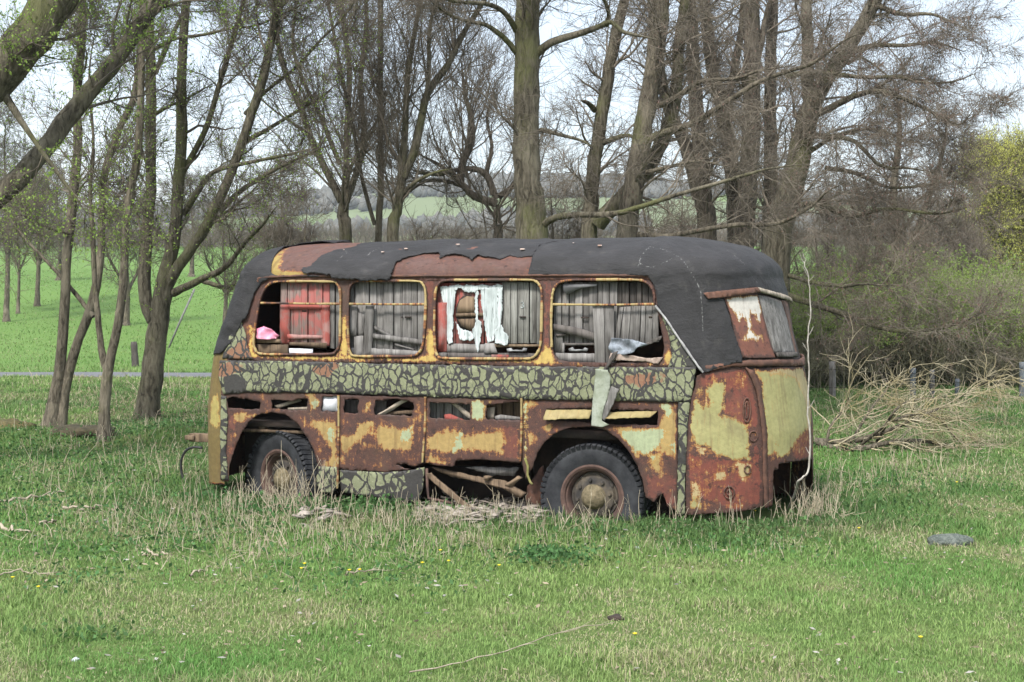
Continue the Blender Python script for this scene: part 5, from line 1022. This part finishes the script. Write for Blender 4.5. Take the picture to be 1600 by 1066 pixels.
def litter():
    rg = np.random.RandomState(8); n = 3400; X, Y = scatter(n, 7, 26, rg, 1.2); f = fbm(X*1.1+7, Y*1.1, 3); k = f > .44; X, Y = X[k], Y[k]; n = len(X)
    pos = np.stack([X, Y, ground_z(X, Y)+rg.uniform(.02, .05, n)], 1); V, F = leafcards(pos, .047, .5, rg); V = V.reshape(n, 4, 3); V[:, :, 2] = pos[:, None, 2]+(V[:, :, 2]-pos[:, None, 2])*.45; V = V.reshape(-1, 3)
    C = np.array((.32, .26, .19))*rg.uniform(.5, 1.3, (n, 1)); g_ = rg.rand(n) < .3; C[g_] = np.array((.38, .36, .33))*rg.uniform(.7, 1.2, (g_.sum(), 1))
    tag(mesh('dead_leaves', V, F, M_gr, smooth=False, colors=np.repeat(C, 4, 0)), 'curled dead leaves scattered through the grass', 'dead leaves', kind='stuff')
    # brown leaf litter and straw under the left trees
    n = 12000; px = rg.uniform(-20, 700, n); py = 640+rg.randn(n)*38; py = py.clip(592, 760); q = np.array([gpx(a, b) for a, b in zip(px, py)]); f = fbm(q[:, 0]*.8, q[:, 1]*.6+9, 3); bd, ins = busdist(q[:, 0], q[:, 1]); q = q[(f > .47) & ~ins]; n = len(q)
    q[:, 2] += rg.uniform(.01, .09, n); V, F = leafcards(q, .06, .35, rg); V = V.reshape(n, 4, 3); V[:, :, 2] = q[:, None, 2]+(V[:, :, 2]-q[:, None, 2])*.4
    C = np.array((.24, .185, .125))*rg.uniform(.5, 1.5, (n, 1)); tag(mesh('leaf_litter', V.reshape(-1, 3), F, M_gr, smooth=False, colors=np.repeat(C, 4, 0)), 'brown litter of leaves and straw under the left trees', 'leaf litter', kind='stuff')
litter()
def rubble():
    rg = np.random.RandomState(9); b = MB()
    for k in range(330):
        if k < 245: px, py = rg.uniform(650, 850), 806+rg.randn()*7
        elif k < 300: px, py = rg.uniform(690, 830), 790+rg.randn()*6
        else: px, py = rg.uniform(460, 540), 812+rg.randn()*4
        c = gpx(px, py); M = Matrix.Translation(Vector(c)+Vector((0, 0, rg.uniform(.0, .07)))) @ Matrix.Rotation(rg.uniform(0, 3.1), 4, 'Z') @ Matrix.Rotation(rg.randn()*.3, 4, 'X') @ Matrix.Rotation(rg.randn()*.25, 4, 'Y')
        l, w_ = rg.uniform(.05, .26), rg.uniform(.03, .10); P = [(l*.5*math.cos(a)*rg.uniform(.6, 1.1), w_*.5*math.sin(a)*rg.uniform(.6, 1.1)) for a in np.arange(7)*.8976]
        t = rg.uniform(.006, .02); b.prism([M @ Vector((x, y, t+rg.uniform(-.006, .006))) for x, y in P], [M @ Vector((x, y, 0)) for x, y in P])
    tag(b.build('rubble', mat_plain('pale_rubble', (.16, .135, .11), (.34, .30, .26), 5, .95, .6)), 'pale broken scraps heaped on the ground under the open side of the bus', 'rubble', kind='stuff')
rubble()
# ------------------------------------------------------------------ single things lying about
def stick(name, pts, r, label, cat='stick', mat=None, lift=.03, tw=5, seed=0, group=None):
    P = np.array([gpx(a, b) for a, b in pts]); P[:, 2] += lift; C = catmull(P, 16); rg = np.random.RandomState(seed); C[1:-1] += rg.randn(14, 3)*r*.9; o0 = C[0].copy()
    parts = [tubes(C[None], (np.linspace(1, .45, 16)*r*(1+.15*rg.randn(16)))[None], 6)]
    if tw:
        p, d, rr, t, i = spawn(C[None], np.full((1, 16), r), tw, .3, 1, .3, .8, rg, .7); Q = grow(p, d, rg.uniform(.08, .22, tw), 5, .1, .0, rg); Q[:, :, 2] = np.maximum(Q[:, :, 2], .02); parts.append(tubes(Q, taper(np.full(tw, r*.4), 5, .5), 4))
    V, F = join(parts); ob = mesh(name, V-o0, F, mat or M_stick, None); ob.location = o0; return tag(ob, label, cat, group)
stick('stick', [(640, 1062), (720, 1045), (800, 1025), (880, 1000), (960, 985)], .0045, 'long thin dead stick lying at the bottom edge of the photo', seed=1)
stick('stick', [(222, 866), (242, 869), (262, 870)], .012, 'short pale stick lying in the grass below the spreading tree', tw=0, seed=2)
stick('branch', [(98, 801), (130, 801), (160, 799)], .016, 'brown broken branch on the grass left of the front wheel', 'branch', tw=0, seed=3, lift=.04)
stick('branch', [(-5, 788), (40, 784), (80, 777), (100, 774)], .014, 'pale branch on the grass at the left edge, upper of two', 'branch', tw=2, seed=4)
stick('branch', [(-5, 828), (25, 831), (48, 834)], .016, 'pale branch on the grass at the left edge, lower of two', 'branch', tw=1, seed=5)
stick('stick', [(62, 823), (78, 821), (88, 818)], .014, 'stubby dark ended stick near the left edge of the meadow', tw=0, seed=6)
stick('stick', [(-8, 905), (30, 898), (65, 902)], .008, 'thin curved stick low at the left edge', tw=3, seed=7)
stick('stick', [(540, 906), (560, 902), (590, 894)], .008, 'crooked stick in the grass below the gap under the bus', tw=2, seed=8)
stick('stick', [(296, 905), (312, 898), (330, 890)], .008, 'thin straight stick slanting in the grass below the front wheel', tw=0, seed=9)
def blob(name, px, py, sz, mat, label, cat, seed, lift=.3):
    rg = np.random.RandomState(seed); n = 14; m = 9; V = []
    for i in range(m):
        ph = math.pi*i/(m-1)
        for j in range(n): a = 2*math.pi*j/n; V.append((math.sin(ph)*math.cos(a), math.sin(ph)*math.sin(a), math.cos(ph)))
    V = np.array(V); V = V*(1+.9*(fbm(V[:, 0]*1.9+seed*3+V[:, 2], V[:, 1]*1.7+V[:, 2]*1.3, 4)-.5))[:, None]*np.array(sz)
    F = [(i*n+j, (i+1)*n+j, (i+1)*n+(j+1) % n, i*n+(j+1) % n) for i in range(m-1) for j in range(n)]
    o = mesh(name, V, F, mat); c = gpx(px, py); o.location = (c[0], c[1], c[2]+sz[2]*lift); return tag(o, label, cat)
blob('stone', 1482, 846, (.17, .12, .065), mat_plain('grey_lichen_stone', (.075, .092, .08), (.19, .215, .19), 30, .95, 1, .03), 'low grey-green lichened stone in the grass on the right', 'stone', 3)
blob('clod', 962, 973, (.05, .035, .025), M_dark, 'dark clod of earth in the foreground grass right of centre', 'clod', 4)
blob('stone', 118, 1030, (.022, .018, .014), M_peel, 'small pale stone in the foreground grass at the lower left', 'stone', 5)
blob('stone', 996, 852, (.022, .02, .015), M_peel, 'small pale stone in the grass in front of the rear wheel', 'stone', 6)
blob('moss_mound', 10, 676, (.42, .3, .13), mat_plain('brown_moss', (.06, .055, .02), (.13, .105, .04), 12, .95, 1, .03), 'brown-green mossy mound at the far left edge', 'mound', 7)
blob('moss_mound', 128, 690, (.45, .3, .10), mat_plain('brown_moss_dark', (.035, .032, .018), (.075, .062, .035), 12, .95, 1, .03), 'dark mossy mound between the two slender left trees', 'mound', 8)
# flowers: tiny yellow blooms
def flower(px, py, proto=[None]):
    c = gpx(px, py)
    if proto[0] is None:
        o = empty('yellow_flower', (0, 0, 0), 0, 'tiny yellow flower blooming in the grass', 'flower', 'yellow flowers in the grass')
        b = MB(); b.tube([(0, 0, 0), (.004, 0, .05), (.0, .003, .09)], .0018, 4); b.build('stem', M_leaf, o)
        b = MB()
        for i in range(8):
            a = i*.785; b.add([(0, 0, .09), (.011*math.cos(a-.3), .011*math.sin(a-.3), .096), (.017*math.cos(a), .017*math.sin(a), .10), (.011*math.cos(a+.3), .011*math.sin(a+.3), .096)], [(0, 1, 2, 3)])
        b.lathe([(.001, .09), (.007, .092), (.006, .10), (.001, .102)], 8, 'z'); b.build('petals', mat_plain('flower_yellow', (.62, .48, .02), (.75, .6, .03), 40, .6, 0), o); proto[0] = o; r = o
    else:
        r = proto[0].copy(); COL.objects.link(r)
        for ch in proto[0].children:
            q = ch.copy(); COL.objects.link(q); q.parent = r
    r.location = c; r.rotation_euler = (0, 0, px)
for q in ((471, 911), (476, 903), (562, 913), (688, 877), (701, 897), (20, 921), (60, 935), (992, 1022), (1438, 1022), (1342, 839), (1495, 772), (1180, 814), (660, 900), (780, 906), (546, 914)): flower(*q)
# loose planks leaning at the open side of the bus
def loose(name, q, zf, y, th, mat, label, cat, seed):
    o = bus_obj(name, q, zf, y, th, mat, label, cat, seed=seed, crumple=.003, jag=.003); return o
loose('plank', ((98, 682), (128, 690), (250, 790), (388, 905), (372, 915), (340, 900), (210, 800), (104, 708)), z5, -.06, .03, M_woodb, 'brown plank leaning diagonally in the open gap under the side of the bus', 'plank', 21)
stick('plank', [(655, 806), (700, 800), (770, 806), (840, 815)], .02, 'weathered pale batten lying among the rubble under the bus', 'batten', M_woodl, .05, 0, 10)
# the pale dead sapling at the tail of the bus
P = np.array([at(a, b, 12.25) for a, b in ((1240, 778), (1247, 755), (1262, 738), (1266, 700), (1263, 640), (1264, 580), (1262, 530), (1266, 480), (1263, 440), (1258, 410), (1255, 396))])
P[0] = at(1230, 800, 13.0); C = catmull(P, 40); o0 = C[0].copy(); rg = np.random.RandomState(2); C[1:] += rg.randn(39, 3)*.0045
parts = [tubes(C[None], np.linspace(.010, .0035, 40)[None], 7)]
p, d, rr, t, i = spawn(C[None], np.full((1, 40), .01), 9, .25, .9, .5, .9, rg); parts.append(tubes(grow(p, d, rg.uniform(.04, .12, 9), 4, .1, .1, rg), taper(np.full(9, .004), 4, .5), 4))
V, F = join(parts); o = mesh('dead_sapling', V-o0, F, mat_plain('pale_bark', (.22, .20, .17), (.40, .375, .335), 16, .9, .4)); o.location = o0; tag(o, 'thin pale dead sapling standing against the tail of the bus', 'sapling')
# fallen branch on the right
def brush():
    rg = np.random.RandomState(33); Y = 18.6
    main = [[(1272, 688), (1300, 700), (1340, 702), (1400, 690), (1450, 690), (1500, 705)], [(1275, 690), (1330, 690), (1400, 668), (1450, 640)], [(1290, 718), (1296, 670), (1318, 640), (1326, 622)], [(1400, 668), (1430, 655), (1480, 632), (1520, 608), (1556, 590)], [(1340, 700), (1400, 655), (1460, 650), (1500, 690), (1560, 705)], [(1330, 690), (1360, 640), (1385, 610), (1395, 590)], [(1370, 690), (1400, 640), (1430, 625), (1480, 620)]]
    ML = []; MR = []
    for k, m in enumerate(main):
        P = np.array([at(a, b, Y+(.5*rg.randn() if j else 0)*.6) for j, (a, b) in enumerate(m)]); ML.append(catmull(P, 14)); MR.append(np.linspace(1, .35, 14)*(.05 if k < 2 else .022))
    ML = np.array(ML); MR = np.array(MR); root = empty('fallen_branch', tuple(ML[0, 0]), 0, 'fallen branch with a tangle of pale twigs lying right of the bus', 'fallen branch'); o0 = ML[0, 0]
    V, F = tubes(ML, MR, 7); mesh('limb', V-o0, F, M_bark, root)
    p, d, r, t, i = spawn(ML, MR, 120, .15, 1, .3, 1.0, rg, .5); d[:, 0] += .15; d[:, 2] *= .6; P1 = grow(p, d, rg.uniform(.4, 1.1, 120), 9, .22, -.05, rg); P1[:, :, 2] = np.maximum(P1[:, :, 2], .03); R1 = taper(np.clip(r*.55, .006, .015), 9, .35); parts = [tubes(P1, R1, 5)]
    p, d, r, t, i = spawn(P1, R1, 1000, .2, 1, .3, 1.0, rg); P2 = grow(p, d, rg.uniform(.12, .5, 1000), 6, .24, -.03, rg); P2[:, :, 2] = np.maximum(P2[:, :, 2], .02); parts.append(tubes(P2, taper(np.full(1000, .004), 6, .5), 3))
    V, F = join(parts); mesh('twigs', V-o0, F, mat_plain('pale_twig', (.23, .19, .09), (.37, .33, .24), 2.5, .9, 0), root)
brush()
# fence along the thicket, post in the meadow, leaning pole
def fence():
    Y = 27.5; root = empty('wire_fence', tuple(at(1300, 640, Y)), 0, 'old wire fence with mixed posts in front of the thicket', 'fence'); o0 = np.array(root.location)
    posts = [(1300, 565, 645, 5.5, 0), (1427, 575, 632, 4.5, 1), (1456, 578, 622, 4, 0), (1496, 592, 628, 3.5, 1), (1597, 566, 625, 5, 1)]; tops = []
    mg = mat_plain('grey_metal_post', (.09, .10, .115), (.15, .17, .185), 8, .6)
    for k, (px, y0, y1, r, m) in enumerate(posts):
        a, b_ = at(px, y0, Y), at(px, y1, Y); b_[2] = min(b_[2], -.05); rr = r*Y/FPX; P = catmull(np.array([b_, (a+b_)/2+np.array((.01*(-1)**k, 0, 0)), a]), 8); mb = MB(); mb.tube(P-o0, np.linspace(1.05, .95, 8)*rr, 8); mb.build('post', mg if m else M_wood, root, smooth=True); tops.append((a, b_))
    mb = MB()
    for f in (.15, .5, .8):
        for (a, b_), (c, d) in zip(tops[:-1], tops[1:]): p, q = a+(b_-a)*f, c+(d-c)*f; mid = (p+q)/2-np.array((0, 0, .03)); mb.tube(np.array([p, mid, q])-o0+np.array((0, -.06, 0)), .004, 4)
        a, b_ = tops[0]; p = a+(b_-a)*f; mb.tube(np.array([p, p+np.array((-4.5, .2, 0))])-o0+np.array((0, -.06, 0)), .004, 4)
    mb.build('wire', M_dark, root)
fence()
mb = MB(); a, b_ = at(209, 534, 39), at(212, 576, 39); mb.tube(catmull(np.array([b_-np.array((0, 0, .1)), (a+b_)/2, a]), 8)-b_, [.11, .10, .095, .10, .085, .09, .095, .075], 8); o = mb.build('fence_post', M_woodd, None, True); o.location = b_; tag(o, 'dark weathered wooden post at the edge of the bright meadow', 'post')
mb = MB(); a, b_ = at(304, 452, 48), at(262, 512, 48); b_[2] = float(ground_z(b_[0], b_[1])); mb.tube([(0, 0, -.05), tuple((a-b_)*.5), tuple(a-b_)], .035, 7); o = mb.build('leaning_pole', mat_plain('grey_pole', (.11, .11, .11), (.19, .185, .18), 5), None, True); o.location = b_; tag(o, 'grey pole leaning in the far meadow behind the spreading tree', 'pole')

# ------------------------------------------------------------------ air between here and the hills
def haze():
    b = MB(); b.box((0, 1195, 44), (4800, 2420, 92)); g = G('haze_air'); nt = g.t; nt.nodes.remove(g.b)
    v = nt.nodes.new('ShaderNodeVolumePrincipled'); v.inputs['Color'].default_value = (.86, .93, 1, 1); v.inputs['Density'].default_value = .00024; v.inputs['Anisotropy'].default_value = 0
    nt.links.new(v.outputs[0], nt.nodes['Material Output'].inputs['Volume'])
    tag(b.build('haze', g.m), 'pale haze over the far fields and hills', 'haze', kind='stuff')
haze()
